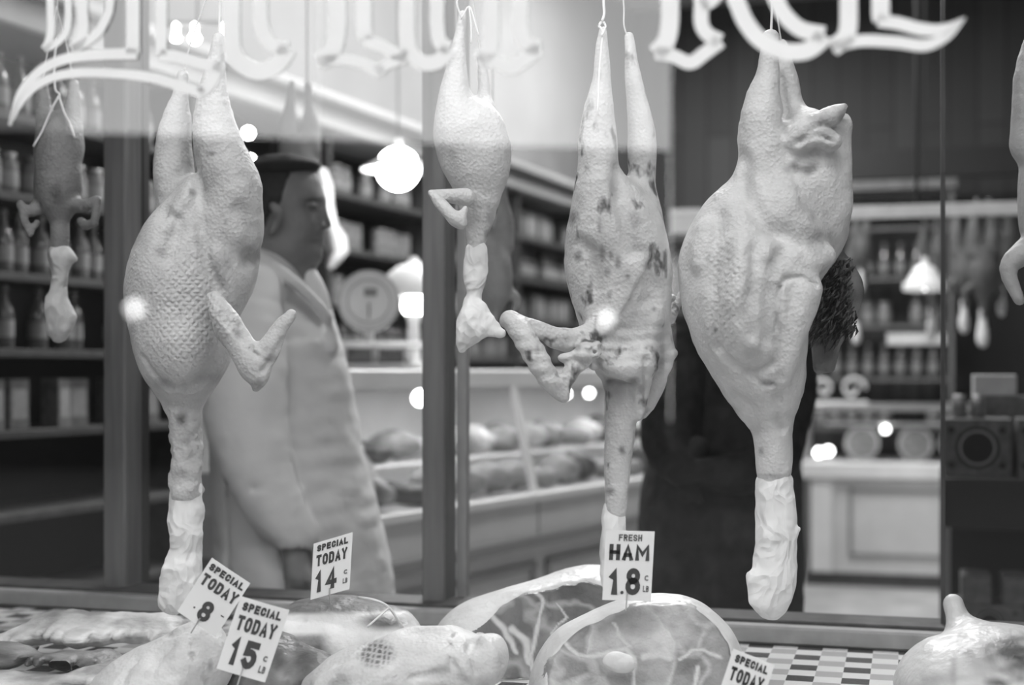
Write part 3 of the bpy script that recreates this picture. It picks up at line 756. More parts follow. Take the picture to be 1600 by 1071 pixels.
# ---- big spotted-neck turkey on the left (B)
def turkey_left():
    p = PX(2.25)
    root = thing('hanging_turkey', p(285, 955), 'large plucked turkey with quilted skin hanging in front of the butcher', 'turkey')
    f = Field()
    f.ell(p(287, 480), (p.r(82), p.r(84), p.r(138)), rot=(0, .06, 0))
    f.ell(p(330, 385, .01), (p.r(76), p.r(72), p.r(118)), k=.03, rot=(0, -.10, 0))
    f.ell(p(262, 430, -.02), (p.r(58), p.r(66), p.r(110)), k=.03, rot=(0, .12, 0))
    f.ell(p(290, 545, -.02), (p.r(66), p.r(72), p.r(72)), k=.03)
    f.chain(p.L([(286, 118, .05, 9), (282, 150, .05, 13), (274, 200, .05, 25), (272, 255, .04, 32), (276, 310, .03, 33), (280, 370, .02, 30)]), k=.012)
    f.chain(p.L([(342, 60, -.02, 10), (336, 105, -.02, 15), (333, 150, -.02, 24), (336, 200, -.02, 34), (348, 250, -.02, 42), (364, 300, -.02, 46), (362, 360, -.01, 48)]), k=.012)
    f.chain(p.L([(298, 305, -.03, 10), (284, 322, -.04, 11), (272, 350, -.04, 18)]), k=.014)      # vent flap
    f.chain(p.L([(287, 590, 0, 40), (288, 640, 0, 29), (290, 700, 0, 26), (291, 770, 0, 25)]), k=.03)
    # crease between thigh and breast
    f.chain(p.L([(318, 300, -.135, 5), (312, 350, -.14, 8), (325, 420, -.14, 9), (350, 470, -.13, 9), (372, 500, -.11, 10)]), k=.03, sub=True)
    f.chain(p.L([(235, 575, -.13, 5), (250, 600, -.12, 6), (258, 612, -.10, 5)]), k=.02, sub=True)
    # wing
    f.chain(p.L([(335, 470, -.09, 14), (352, 500, -.115, 21), (375, 535, -.125, 19), (398, 572, -.13, 17)]), k=.012)
    f.chain(p.L([(398, 575, -.13, 20), (420, 545, -.13, 17), (438, 512, -.125, 12), (455, 492, -.12, 8)]), k=.010, sq=.7)
    f.chain(p.L([(400, 570, -.13, 15), (405, 592, -.135, 12), (400, 608, -.135, 6)]), k=.008)
    f.chain(p.L([(345, 520, -.105, 8), (370, 545, -.125, 12), (400, 580, -.13, 12)]), k=.016, sq=.6)
    for i in range(3): f.chain(p.L([(362+i*8, 505+i*3, -.158, 3), (378+i*7, 528+i*4, -.162, 3)]), k=.008, sub=True)
    C = lambda pts, w=4., d=.6, k=.008, sub=True: crease(f, p, pts, w, d, k, sub)
    C([(306, 250), (310, 300), (316, 350), (322, 400), (345, 450)], 6, .6, .015); C([(342, 400), (352, 430), (358, 470)], 5, .4, .02, False)
    C([(255, 330), (275, 350), (262, 400)], 6, .4, .02); C([(292, 305), (278, 330), (262, 360)], 6, .5, .012, False); C([(225, 560), (245, 590), (262, 605)], 4, .7, .01)
    for i in range(4): C([(352+i*8, 500+i*2), (368+i*7, 522+i*3), (384+i*6, 545+i*4)], 1.8, .8, .003)
    C([(330, 575), (310, 600), (290, 605)], 5, .5, .015); C([(375, 330), (392, 370), (388, 410)], 5, .4, .02); C([(410, 580), (425, 560), (440, 530)], 2.5, .8, .005)
    def tract(v):
        X = v[:, 0]/v[:, 1]*F+CX; Z = HOR-(v[:, 2]-CZ)/v[:, 1]*F
        return np.clip(1.5-np.hypot((X-300)/58, (Z-490)/90), 0, 1)*(v[:, 1] < 2.25)*.42
    def dsp(P):
        X = P[:, 0]/P[:, 1]*F+CX; Z = HOR-(P[:, 2]-CZ)/P[:, 1]*F
        neck = np.clip((Z-630)/20, 0, 1)*(Z < 770)
        return .0018*vnoise(P, 22, 1)+.0009*vnoise(P, 75, 2)+neck*(.004*vnoise(P, 60, 4)+.003*vnoise(P, 130, 8))
    tn = spots(p, [(395, 400, 16, 16, .5), (330, 240, 8, 4, .5), (340, 270, 16, 6, .75), (250, 395, 9, 9, .75), (284, 655, 8, 14, .45), (288, 690, 7, 7, .6), (286, 740, 10, 6, .7),
                   (350, 420, 12, 50, .82), (400, 600, 9, 9, .6), (423, 560, 14, 5, .6), (330, 590, 26, 10, .8), (255, 600, 12, 9, .75), (372, 520, 7, 10, .5), (300, 300, 6, 6, .55)])
    blob('plucked_body', f, .0034, M['skin'], root, dsp, tn, tract)
    bag(root, p, [(291, 765, 0, 24), (289, 790, 0, 27), (291, 830, 0, 28), (291, 862, 0, 26), (283, 895, 0, 32), (280, 925, 0, 30), (272, 943, 0, 20)], 4, amp=.006)
    g = G(); string_up(g, [(342, 66, -.02), (343, 20, -.02), (344, -40, -.03), (344, -160, -.03)], p, .0016)
    string_up(g, [(286, 120, .05), (300, 60, .03), (344, -60, -.02)], p)
    g.tube([p(344, -160, -.03), np.array([p(344, -160)[0], 2.2, RZ])], .0016)
    g.put('twine', M['twine'], root, True, world=True)
turkey_left()

# ---- turkey with dark bruises in the centre (E)
def turkey_mid():
    p = PX(2.15)
    root = thing('hanging_turkey', p(960, 900), 'long plucked turkey freckled with dark bruises, wings spread, hanging in the middle', 'turkey')
    f = Field()
    f.chain(p.L([(942, 48, 0, 6), (941, 80, 0, 10), (940, 125, 0, 14), (936, 170, 0, 23), (934, 220, 0, 31), (935, 262, 0, 34), (940, 310, 0, 44), (945, 360, 0, 46)]), k=.012)
    f.chain(p.L([(983, 58, .05, 8), (987, 100, .05, 11), (994, 150, .05, 16), (1001, 200, .05, 22), (1003, 240, .05, 24), (1004, 285, .05, 21), (1010, 330, .05, 22)]), k=.012)
    f.ell(p(958, 395, .03), (p.r(78), p.r(70), p.r(120)), k=.025, rot=(0, .10, 0))
    f.ell(p(978, 440, .03), (p.r(72), p.r(66), p.r(120)), k=.025, rot=(0, -.02, 0))
    f.chain(p.L([(986, 310, .0, 15), (996, 340, .0, 20), (1010, 380, .01, 24), (1016, 430, .02, 26)]), k=.016)   # tail
    f.chain(p.L([(975, 500, .03, 62), (975, 545, .03, 56), (975, 585, .03, 34)]), k=.03)
    f.chain(p.L([(972, 560, .02, 30), (970, 600, .02, 26), (969, 660, .02, 25), (966, 720, .02, 22), (962, 800, .02, 18)]), k=.012)
    # skin apron under the breast
    f.chain(p.L([(932, 565, -.02, 12), (960, 578, -.03, 11), (990, 578, -.03, 11), (1010, 566, -.02, 12)]), k=.03)
    f.chain(p.L([(1000, 560, -.01, 24), (1003, 600, -.01, 14), (1000, 650, 0, 7)]), k=.02)
    # left wing: web, fore-arm, hand
    f.chain(p.L([(925, 530, -.02, 24), (895, 533, -.04, 20), (860, 524, -.055, 16), (825, 508, -.06, 12), (798, 500, -.06, 10)]), k=.02, sq=.55)
    f.chain(p.L([(796, 500, -.065, 13), (815, 520, -.075, 17), (836, 556, -.085, 18), (856, 590, -.09, 17), (874, 612, -.09, 12), (882, 622, -.09, 6)]), k=.010)
    f.chain(p.L([(822, 520, -.065, 5), (845, 570, -.075, 6), (864, 600, -.08, 6)]), k=.012)
    f.chain(p.L([(925, 545, -.05, 16), (905, 565, -.075, 15), (888, 590, -.085, 12), (880, 614, -.09, 7)]), k=.010)
    f.chain(p.L([(880, 560, -.08, 8), (900, 556, -.085, 10), (922, 552, -.075, 14)]), k=.010)
    f.chain(p.L([(855, 547, -.105, 3), (882, 558, -.115, 3), (915, 553, -.12, 3)]), k=.010, sub=True)
    # right wing
    f.chain(p.L([(1030, 520, .03, 18), (1046, 553, .03, 9)]), k=.016)
    f.chain(p.L([(1042, 556, .035, 12), (1030, 590, .035, 16), (1015, 625, .035, 13), (1004, 648, .035, 8)]), k=.012, sq=.7)
    f.chain(p.L([(1048, 500, .06, 7), (1056, 480, .09, 7), (1066, 458, .12, 5)]), k=.008)
    f.chain(p.L([(1040, 470, .06, 8), (1050, 466, .08, 6)]), k=.008)
    f.chain(p.L([(970, 300, -.05, 5), (966, 330, -.06, 5), (985, 400, -.07, 5)]), k=.02, sub=True)
    f.chain(p.L([(950, 592, -.045, 5), (975, 594, -.06, 6), (995, 600, -.06, 6), (1000, 612, -.05, 4)]), k=.012, sub=True)
    C = lambda pts, w=4., d=.6, k=.008, sub=True: crease(f, p, pts, w, d, k, sub)
    C([(950, 593), (970, 596), (990, 602), (1000, 616)], 4, .9, .005); C([(968, 250), (966, 300), (975, 345), (990, 390)], 5, .5, .02)
    for i in range(5): C([(935+i*14, 545-i*10), (960+i*14, 515-i*16), (985+i*10, 470-i*20)], 2.2, .5, .008)
    C([(905, 545), (920, 552), (932, 566)], 3, .8, .006); C([(898, 560), (915, 575)], 2.5, .8, .006); C([(940, 585), (930, 560), (925, 530)], 3, .6, .01)
    C([(1008, 560), (1003, 600), (1002, 640)], 3, .8, .006); C([(835, 525), (860, 548), (890, 552)], 2.5, .8, .006); C([(975, 540), (1005, 500), (1025, 450)], 6, .4, .03)
    C([(905, 380), (925, 400), (930, 450)], 4, .4, .02)
    def dsp(P):
        Z = HOR-(P[:, 2]-CZ)/P[:, 1]*F
        fold = np.sin(Z*.35+6*vnoise(P, 12, 3))*np.clip((Z-480)/60, 0, 1)*np.clip((620-Z)/30, 0, 1)
        return .0016*vnoise(P, 22, 11)+.0007*vnoise(P, 80, 2)+.0009*fold
    ms = [(897, 342, 9, 11, .45), (937, 350, 4, 12, .6), (904, 400, 6, 10, .5), (942, 396, 5, 12, .5), (955, 400, 5, 9, .5), (965, 408, 5, 12, .5), (950, 425, 6, 7, .6), (981, 432, 4, 4, .4),
          (1015, 415, 9, 6, .5), (1003, 388, 22, 7, .75), (992, 345, 8, 14, .72), (952, 462, 4, 6, .6), (1022, 483, 4, 5, .45), (918, 262, 6, 6, .6), (940, 325, 5, 8, .7), (985, 205, 5, 8, .75), (936, 115, 4, 8, .7),
          (981, 100, 4, 8, .7), (972, 703, 6, 7, .35), (955, 768, 8, 7, .35), (960, 610, 14, 20, .75), (990, 596, 8, 6, .5), (947, 610, 8, 20, .7), (902, 543, 6, 6, .5), (840, 545, 4, 12, .6), (860, 580, 20, 14, .85),
          (903, 582, 4, 10, .5), (876, 605, 10, 10, .75), (930, 530, 5, 10, .75), (960, 300, 10, 18, .82), (1010, 540, 5, 40, .85), (1030, 570, 10, 14, .75), (1012, 650, 9, 10, .5)]
    blob('plucked_body', f, .0032, M['skin_spotted'], root, dsp, spots(p, ms))
    bag(root, p, [(960, 795, .02, 16), (958, 820, .02, 19), (957, 860, .02, 22), (955, 895, .02, 21), (955, 920, .02, 12)], 8)
    g = G(); q = [(941, 58, -.012), (940, 46, -.014), (936, 40, -.014), (941, 32, -.014), (944, 20, -.012), (943, 0, -.012), (943, -60, -.01)]
    string_up(g, q, p, .0022); g.tube([p(943, -60, -.01), np.array([p(943, 0)[0], 2.2, RZ])], .0022)
    string_up(g, [(940, 56, -.02), (946, 42, -.014), (943, 34, -.014)], p, .0018)
    string_up(g, [(934, 180, -.045), (936, 120, -.03), (939, 80, -.02), (942, 50, -.014)], p, .0016)
    string_up(g, [(983, 62, .05), (975, 40, .04), (974, 0, .03), (960, -80, .0)], p)
    g.tube([p(960, -80, 0), np.array([p(943, 0)[0]+.01, 2.2, RZ])], .0013)
    g.put('twine', M['twine'], root, True, world=True)
turkey_mid()

# ---- broad white turkey on the right (F)
def turkey_right():
    p = PX(2.15)
    root = thing('hanging_turkey', p(1205, 968), 'broadest white plucked turkey with raised tail and dark wing feathers', 'turkey')
    f = Field()
    f.chain(p.L([(1204, 60, -.01, 12), (1202, 90, -.01, 14), (1200, 120, -.01, 19), (1193, 155, -.01, 28), (1190, 200, -.01, 37), (1194, 245, -.01, 40), (1205, 300, 0, 44), (1210, 350, 0, 44)]), k=.014)
    f.chain(p.L([(1222, 70, .06, 10), (1226, 105, .06, 15), (1232, 150, .06, 19), (1240, 200, .06, 24), (1250, 250, .05, 28)]), k=.014)
    f.ell(p(1262, 285, .03), (p.r(66), p.r(74), p.r(118)), k=.03, rot=(0, -.04, 0))
    f.ell(p(1272, 350, .03), (p.r(52), p.r(60), p.r(80)), k=.03)
    f.ell(p(1178, 420, .0), (p.r(104), p.r(96), p.r(150)), k=.04, rot=(0, .22, 0))
    f.ell(p(1120, 400, .01), (p.r(50), p.r(60), p.r(90)), k=.04, rot=(0, .2, 0))
    f.ell(p(1172, 500, -.01), (p.r(86), p.r(84), p.r(110)), k=.03, rot=(0, -.12, 0))
    f.ell(p(1168, 475, -.075), (p.r(46), p.r(46), p.r(88)), k=.035, rot=(.05, -.06, 0))         # breast bulge
    f.ell(p(1190, 575, .0), (p.r(64), p.r(66), p.r(78)), k=.03)
    f.chain(p.L([(1200, 620, 0, 46), (1206, 670, 0, 33), (1209, 720, 0, 28), (1210, 762, 0, 25)]), k=.03)
    # tail
    f.chain(p.L([(1240, 215, -.03, 20), (1262, 203, -.04, 20), (1286, 190, -.04, 17), (1306, 176, -.04, 12), (1320, 166, -.04, 5)]), k=.012, sq=1.2)
    f.chain(p.L([(1250, 225, -.04, 16), (1275, 215, -.05, 14), (1300, 222, -.045, 14)]), k=.012)
    f.chain(p.L([(1300, 205, -.01, 18), (1316, 195, -.01, 12), (1318, 186, -.01, 8)]), k=.014)
    f.chain(p.L([(1312, 210, .0, 16), (1314, 260, .0, 16), (1310, 320, .0, 18)]), k=.02)
    f.chain(p.L([(1222, 190, -.05, 4), (1226, 215, -.06, 5), (1234, 225, -.06, 4)]), k=.014, sub=True)
    f.chain(p.L([(1262, 208, -.085, 3), (1285, 210, -.09, 4), (1308, 218, -.08, 4)]), k=.012, sub=True)
    f.ell(p(1252, 268, -.085), (p.r(26), p.r(14), p.r(12)), k=.014, sub=True)
    # leg crease, breast creases
    f.chain(p.L([(1160, 262, -.07, 6), (1166, 300, -.085, 8), (1190, 330, -.095, 9), (1225, 370, -.09, 10)]), k=.035, sub=True)
    f.chain(p.L([(1122, 350, -.09, 5), (1116, 420, -.10, 7), (1116, 500, -.10, 7), (1130, 550, -.10, 8), (1165, 575, -.11, 9), (1200, 570, -.10, 8)]), k=.03, sub=True)
    f.chain(p.L([(1205, 390, -.125, 5), (1212, 460, -.12, 6), (1210, 540, -.11, 7)]), k=.03, sub=True)
    # right wing, folded down along the side
    f.chain(p.L([(1285, 400, -.045, 20), (1262, 412, -.06, 22), (1243, 430, -.065, 22)]), k=.014)
    f.chain(p.L([(1256, 452, -.065, 27), (1244, 500, -.07, 27), (1232, 545, -.07, 20), (1220, 588, -.06, 13)]), k=.010)
    f.chain(p.L([(1222, 452, -.105, 4), (1236, 436, -.115, 5), (1262, 436, -.11, 5), (1276, 444, -.09, 4)]), k=.008, sub=True)
    f.chain(p.L([(1216, 450, -.10, 4), (1213, 500, -.10, 4), (1211, 560, -.095, 4)]), k=.010, sub=True)
    f.chain(p.L([(1178, 590, -.075, 5), (1200, 600, -.08, 8), (1218, 590, -.075, 5)]), k=.014, sub=True)
    C = lambda pts, w=4., d=.6, k=.008, sub=True: crease(f, p, pts, w, d, k, sub)
    C([(1160, 250), (1163, 290), (1178, 330), (1205, 360), (1240, 385)], 6, .55, .02)
    C([(1122, 335), (1114, 400), (1113, 470), (1120, 530)], 6, .6, .02); C([(1122, 545), (1150, 572), (1180, 580), (1205, 570)], 6, .7, .012)
    C([(1180, 395), (1176, 450), (1178, 520)], 5, .5, .03); C([(1210, 400), (1205, 460), (1200, 530)], 5, .5, .02)
    C([(1218, 448), (1230, 436), (1255, 434), (1276, 446)], 3.5, .9, .004); C([(1218, 450), (1214, 500), (1212, 560)], 3, .8, .005)
    C([(1180, 592), (1198, 602), (1216, 594)], 4, .8, .008); C([(1248, 222), (1275, 212), (1302, 222)], 3, .8, .005); C([(1262, 205), (1285, 196), (1306, 200)], 2.5, .8, .005)
    C([(1155, 380), (1160, 420), (1150, 470)], 9, .5, .02, False); C([(1230, 300), (1245, 340), (1275, 365)], 9, .5, .02, False); C([(1100, 360), (1096, 410)], 9, .5, .02, False)
    C([(1240, 400), (1210, 385), (1195, 400)], 5, .5, .02, False); C([(1228, 205), (1226, 175), (1220, 120)], 4, .8, .01)
    C([(1150, 620), (1175, 640), (1180, 680)], 4, .6, .012); C([(1215, 620), (1222, 670)], 4, .5, .012)
    def tract(v):
        X = v[:, 0]/v[:, 1]*F+CX; Z = HOR-(v[:, 2]-CZ)/v[:, 1]*F
        return np.clip(1.5-np.hypot((X-1135)/26, (Z-450)/95), 0, 1)*(v[:, 1] < 2.15)*.30
    def dsp(P): return .0028*vnoise(P, 17, 21)+.0014*vnoise(P, 42, 5)+.0006*vnoise(P, 90, 2)
    ms = [(1252, 264, 24, 9, .35), (1243, 256, 10, 7, .6), (1272, 262, 8, 10, .45), (1300, 205, 16, 10, .75), (1290, 185, 26, 10, .62), (1318, 180, 8, 14, .7), (1118, 516, 4, 5, .4), (1262, 330, 40, 50, .86), (1270, 340, 6, 10, .75),
          (1170, 290, 8, 24, .82), (1228, 205, 6, 12, .7), (1190, 705, 4, 6, .6), (1208, 745, 28, 5, .6), (1140, 640, 16, 6, .8), (1200, 600, 18, 7, .7), (1285, 375, 20, 18, .82)]
    blob('plucked_body', f, .0036, M['skin_white'], root, dsp, spots(p, ms), tract)
    fl = Field(); fl.chain(p.L([(1211, 757, 0, 29), (1212, 790, 0, 31), (1213, 840, 0, 32), (1209, 893, 0, 34), (1205, 925, 0, 35), (1202, 945, 0, 24), (1207, 958, 0, 11)]), k=.01, sq=.95); fl.chain(p.L([(1180, 908, -.01, 12), (1178, 935, -.01, 10)]), k=.01, sq=.8)
    fl.chain(p.L([(1238, 836, -.01, 8), (1247, 828, -.01, 4), (1252, 827, -.01, 1.5)]), k=.006); fl.chain(p.L([(1180, 905, -.005, 12), (1170, 900, -.005, 4), (1168, 896, 0, 1.5)]), k=.008)
    fl.chain(p.L([(1218, 875, -.08, 2), (1228, 850, -.075, 2), (1240, 836, -.05, 2)]), k=.012, sub=True); fl.chain(p.L([(1176, 898, -.05, 2), (1195, 906, -.085, 3), (1230, 900, -.07, 2)]), k=.010, sub=True)
    blob('head_wrapping', fl, .0034, M['paper'], root, lambda P: .004*crumple(P, 17, 33)+.0015*crumple(P, 55, 3))
    # ragged dark wing feathers behind the body
    g = G(); rr = random.Random(3)
    for i in range(700):
        a = rr.random(); b = rr.random()
        x = 1276+a*58+rr.uniform(-7, 7); y = 408+b*120-a*8; dy = .04+rr.uniform(-.03, .06)
        ang = rr.uniform(.5, 1.3); L_ = rr.uniform(12, 34)
        x2 = x-L_*math.cos(ang)*.8+rr.uniform(-5, 5); y2 = y+L_*math.sin(ang)
        q = [p(x, y, dy), p((x+x2)/2+rr.uniform(-4, 4), (y+y2)/2, dy-.008), p(x2, y2, dy-.004)]
        g.tube(q, [.0012, .0022, .0003], 4)
    o = g.put('wing_feathers', M['feather'], root, True, world=True); o['label'] = 'dark ragged feathers'
    fw = Field(); fw.chain(p.L([(1300, 400, .05, 20), (1318, 425, .06, 20), (1330, 455, .06, 20), (1320, 490, .06, 16), (1306, 530, .06, 13), (1298, 575, .06, 8)]), k=.014, sq=.8)
    fw.chain(p.L([(1285, 470, .07, 26), (1285, 520, .07, 20), (1280, 575, .07, 10)]), k=.02)
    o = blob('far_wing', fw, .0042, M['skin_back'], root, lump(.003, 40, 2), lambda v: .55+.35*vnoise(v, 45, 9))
    g = G(); string_up(g, [(1204, 66, -.01), (1206, 20, -.01), (1207, -60, -.01)], p, .002); g.tube([p(1207, -60, -.01), np.array([p(1207, 0)[0], 2.17, RZ])], .002)
    string_up(g, [(1222, 74, .06), (1214, 20, .03), (1207, -50, 0)], p)
    g.put('twine', M['twine'], root, True, world=True)
turkey_right()

# ---- small pale chicken near the middle post (D)
def chicken_mid():
    p = PX(2.2)
    root = thing('hanging_chicken', p(745, 550), 'small pale plucked chicken hanging in front of the middle post', 'chicken')
    f = Field()
    f.chain(p.L([(722, 22, 0, 6), (718, 60, 0, 9), (713, 95, 0, 15), (711, 130, 0, 21), (710, 165, 0, 27), (714, 200, 0, 32)]), k=.012)
    f.chain(p.L([(752, 90, .04, 7), (756, 130, .04, 9), (756, 165, .03, 14)]), k=.012)
    f.ell(p(736, 228, .02), (p.r(56), p.r(52), p.r(76)), k=.025, rot=(0, -.16, 0))
    f.ell(p(752, 262, .02), (p.r(45), p.r(44), p.r(66)), k=.02, rot=(0, .06, 0))
    f.chain(p.L([(744, 175, .0, 15), (760, 190, .0, 20), (772, 225, .01, 20)]), k=.016)
    f.chain(p.L([(748, 320, .02, 32), (748, 350, .02, 21), (744, 380, .02, 15), (742, 402, .02, 14)]), k=.016)
    f.chain(p.L([(728, 308, -.03, 14), (700, 306, -.04, 10), (674, 301, -.045, 4)]), k=.012)
    f.chain(p.L([(672, 301, -.05, 4), (688, 318, -.055, 9), (704, 336, -.06, 11), (720, 348, -.06, 11)]), k=.006)
    f.chain(p.L([(712, 344, -.06, 9), (722, 336, -.06, 7), (728, 326, -.055, 6)]), k=.008)
    f.chain(p.L([(730, 300, -.05, 3), (742, 330, -.055, 4), (740, 345, -.05, 4)]), k=.012, sub=True)
    blob('plucked_body', f, .0032, M['skin_white'], root, lump(.0015, 25, 31, .0006, 80), spots(p, [(766, 340, 6, 20, .75), (708, 240, 6, 10, .85), (760, 365, 4, 8, .6), (715, 218, 10, 5, .9)]))
    fl = Field(); fl.chain(p.L([(742, 393, .02, 17), (743, 415, .02, 19), (741, 440, .02, 17), (738, 462, .02, 12), (735, 472, .02, 11)]), k=.006, sq=.85)
    fl.chain(p.L([(736, 472, .02, 11), (737, 495, .01, 22), (736, 515, .01, 25), (728, 532, .01, 16), (724, 545, .01, 7)]), k=.01, sq=.75)
    fl.chain(p.L([(745, 478, .01, 8), (760, 500, .0, 12), (772, 516, 0, 10), (786, 521, 0, 2)]), k=.012, sq=.7)
    fl.chain(p.L([(740, 480, -.03, 2), (752, 500, -.035, 2), (766, 512, -.02, 2)]), k=.006, sub=True)
    fl.chain(p.L([(716, 530, -.03, 2), (730, 508, -.045, 2), (748, 500, -.04, 2)]), k=.006, sub=True)
    blob('head_wrapping', fl, .0028, M['paper'], root, lambda P: .005*crumple(P, 26, 61)+.0014*crumple(P, 80, 3))
    g = G()
    string_up(g, [(722, 30, -.015), (714, 4, -.02), (722, -20, -.02), (730, -60, -.02)], p, .0016); string_up(g, [(720, 30, -.02), (733, 10, -.02), (742, 35, -.02), (748, 56, -.02)], p, .0014)
    string_up(g, [(733, 10, -.02), (736, 40, -.02), (736, 68, -.02)], p, .0012); string_up(g, [(752, 96, .04), (744, 40, .02), (730, -60, -.02)], p, .0012)
    g.tube([p(730, -60, -.02), np.array([p(730, 0)[0], 2.2, RZ])], .0016)
    g.put('twine', M['twine'], root, True, world=True)
chicken_mid()

# ---- small bird on the far left (A), skin and wrapping darkened for shade
def chicken_shaded():
    p = PX(2.5)
    root = thing('hanging_chicken', p(95, 538), 'small shade-darkened plucked chicken hanging at the far left with its wings out', 'chicken')
    f = Field()
    f.chain(p.L([(66, 130, .02, 8), (70, 180, .02, 14), (78, 230, .01, 22)]), k=.012)
    f.chain(p.L([(116, 130, .02, 8), (112, 180, .02, 15), (106, 230, .01, 22)]), k=.012)
    f.ell(p(91, 255), (p.r(35), p.r(36), p.r(82)), k=.02)
    f.ell(p(90, 295), (p.r(34), p.r(34), p.r(40)), k=.02)
    f.chain(p.L([(91, 325, 0, 22), (93, 350, 0, 15), (94, 405, 0, 13)]), k=.016)
    f.chain(p.L([(64, 318, 0, 12), (48, 330, -.02, 9), (32, 322, -.03, 5)]), k=.010); f.chain(p.L([(32, 318, -.03, 5), (38, 345, -.03, 6), (47, 366, -.03, 4)]), k=.006); f.chain(p.L([(46, 364, -.03, 4), (58, 348, -.02, 4)]), k=.005)
    f.chain(p.L([(112, 318, 0, 13), (130, 322, -.02, 11), (152, 312, -.03, 6)]), k=.010); f.chain(p.L([(152, 312, -.03, 6), (150, 335, -.03, 7), (148, 350, -.03, 5)]), k=.006); f.chain(p.L([(148, 348, -.03, 5), (136, 352, -.02, 8), (126, 345, -.01, 6)]), k=.006)
    f.chain(p.L([(88, 275, -.055, 5), (90, 310, -.055, 6)]), k=.015, sub=True)
    blob('plucked_body', f, .004, M['skin_shaded'], root, lump(.0018, 28, 41, .0008, 80), spots(p, [(88, 305, 9, 18, .5)]))
    fl = Field(); fl.chain(p.L([(96, 402, 0, 20), (94, 425, 0, 16), (88, 450, 0, 13), (88, 475, 0, 17), (93, 500, 0, 23), (92, 522, 0, 16), (92, 534, 0, 6)]), k=.008, sq=.8)
    fl.chain(p.L([(108, 404, 0, 9), (118, 406, 0, 3)]), k=.008)
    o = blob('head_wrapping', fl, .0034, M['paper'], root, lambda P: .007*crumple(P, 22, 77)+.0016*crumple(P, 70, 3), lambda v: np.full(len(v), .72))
    g = G(); string_up(g, [(88, 60, -.03), (85, 100, -.03), (86, 138, -.035), (92, 146, -.035), (93, 152, -.035)], p, .0022)
    string_up(g, [(92, 150, -.035), (80, 172, -.035), (66, 205, -.03), (52, 229, -.03)], p, .0022); string_up(g, [(92, 150, -.035), (100, 175, -.035), (110, 195, -.03), (117, 216, -.03)], p, .0022)
    string_up(g, [(66, 132, .02), (76, 70, 0), (88, 10, -.03)], p); string_up(g, [(116, 132, .02), (104, 70, 0), (88, 10, -.03)], p)
    g.tube([p(88, 62, -.03), np.array([p(88, 0)[0], 2.52, RZ])], .0018)
    g.put('twine', M['twine'], root, True, world=True)
chicken_shaded()

def simple_bird(root, p, ox, oy, s, m, seed=0, bagm=None, res=.006, legs=True, neck=True, wings=True):
    """a plainer hanging bird; ox, oy pixel of the body's centre, s scale"""
    f = Field(); q = lambda L_: [(ox+a*s, oy+b*s, d, r*s) for a, b, d, r in L_]
    f.ell(p(ox, oy), (p.r(30*s), p.r(28*s), p.r(60*s)), k=.02); f.ell(p(ox+4*s, oy+15*s, -.01), (p.r(27*s), p.r(27*s), p.r(44*s)), k=.02)
    if legs:
        f.chain(p.L(q([(-12, -150, 0, 6), (-16, -110, 0, 9), (-18, -75, 0, 16), (-16, -35, 0, 20)])), k=.01)
        f.chain(p.L(q([(14, -150, .02, 6), (17, -110, .02, 9), (19, -75, .02, 16), (16, -35, .01, 20)])), k=.01)
    if neck: f.chain(p.L(q([(2, 50, 0, 20), (2, 75, 0, 11), (1, 105, 0, 8)])), k=.014)
    if wings: f.chain(p.L(q([(-25, 40, 0, 9), (-38, 52, -.01, 6), (-30, 74, -.01, 4)])), k=.008); f.chain(p.L(q([(27, 40, 0, 9), (40, 52, -.01, 6), (32, 74, -.01, 4)])), k=.008)
    blob('plucked_body', f, res, m, root, lump(.002, 25, seed))
    if bagm:
        fl = Field(); fl.chain(p.L(q([(1, 92, 0, 10), (0, 115, 0, 9), (0, 140, 0, 13), (0, 160, 0, 12), (0, 168, 0, 4)])), k=.008, sq=.8)
        blob('head_wrapping', fl, res, bagm, root, lambda P: .003*crumple(P, 20, seed))
p = PX(2.2)
r_ = thing('hanging_turkey', p(1655, 470), 'plucked turkey cut off by the right edge of the photograph', 'turkey')
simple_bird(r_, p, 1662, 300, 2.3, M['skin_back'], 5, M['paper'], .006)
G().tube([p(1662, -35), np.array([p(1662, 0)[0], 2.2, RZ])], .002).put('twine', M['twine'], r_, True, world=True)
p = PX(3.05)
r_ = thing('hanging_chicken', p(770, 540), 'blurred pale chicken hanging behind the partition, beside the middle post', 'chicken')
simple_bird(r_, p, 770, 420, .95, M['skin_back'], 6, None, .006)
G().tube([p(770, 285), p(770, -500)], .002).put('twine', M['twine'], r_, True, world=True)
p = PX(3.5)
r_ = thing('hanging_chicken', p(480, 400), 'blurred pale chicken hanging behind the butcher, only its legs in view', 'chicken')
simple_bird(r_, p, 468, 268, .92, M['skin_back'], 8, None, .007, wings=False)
G().tube([p(480, 132), p(478, -500)], .003).put('twine', M['twine'], r_, True, world=True)
o = uvbox(-2.6, 2.4, 3.02*CA, 3.06*CA, 3.05, 3.08).put('ceiling_beam', M['wooddark']); tag(o, 'dark timber the farther birds hang from, above the picture', 'beam')

# ================================================================== MEAT ON THE PLATFORM
TZ = .915
def meat(name, label, cat, px, py, Y, fn, m, res=.0045, disp=None, tone=None, group=None, part='flesh'):
    p = PX(Y); c = p(px, py); root = thing(name, (c[0], c[1], TZ), label, cat, group=group)
    f = Field(); fn(f, p)
    f.plane((0, 0, TZ), (0, 0, -1), .004)
    blob(part, f, res, m, root, disp, tone)
    return root, p
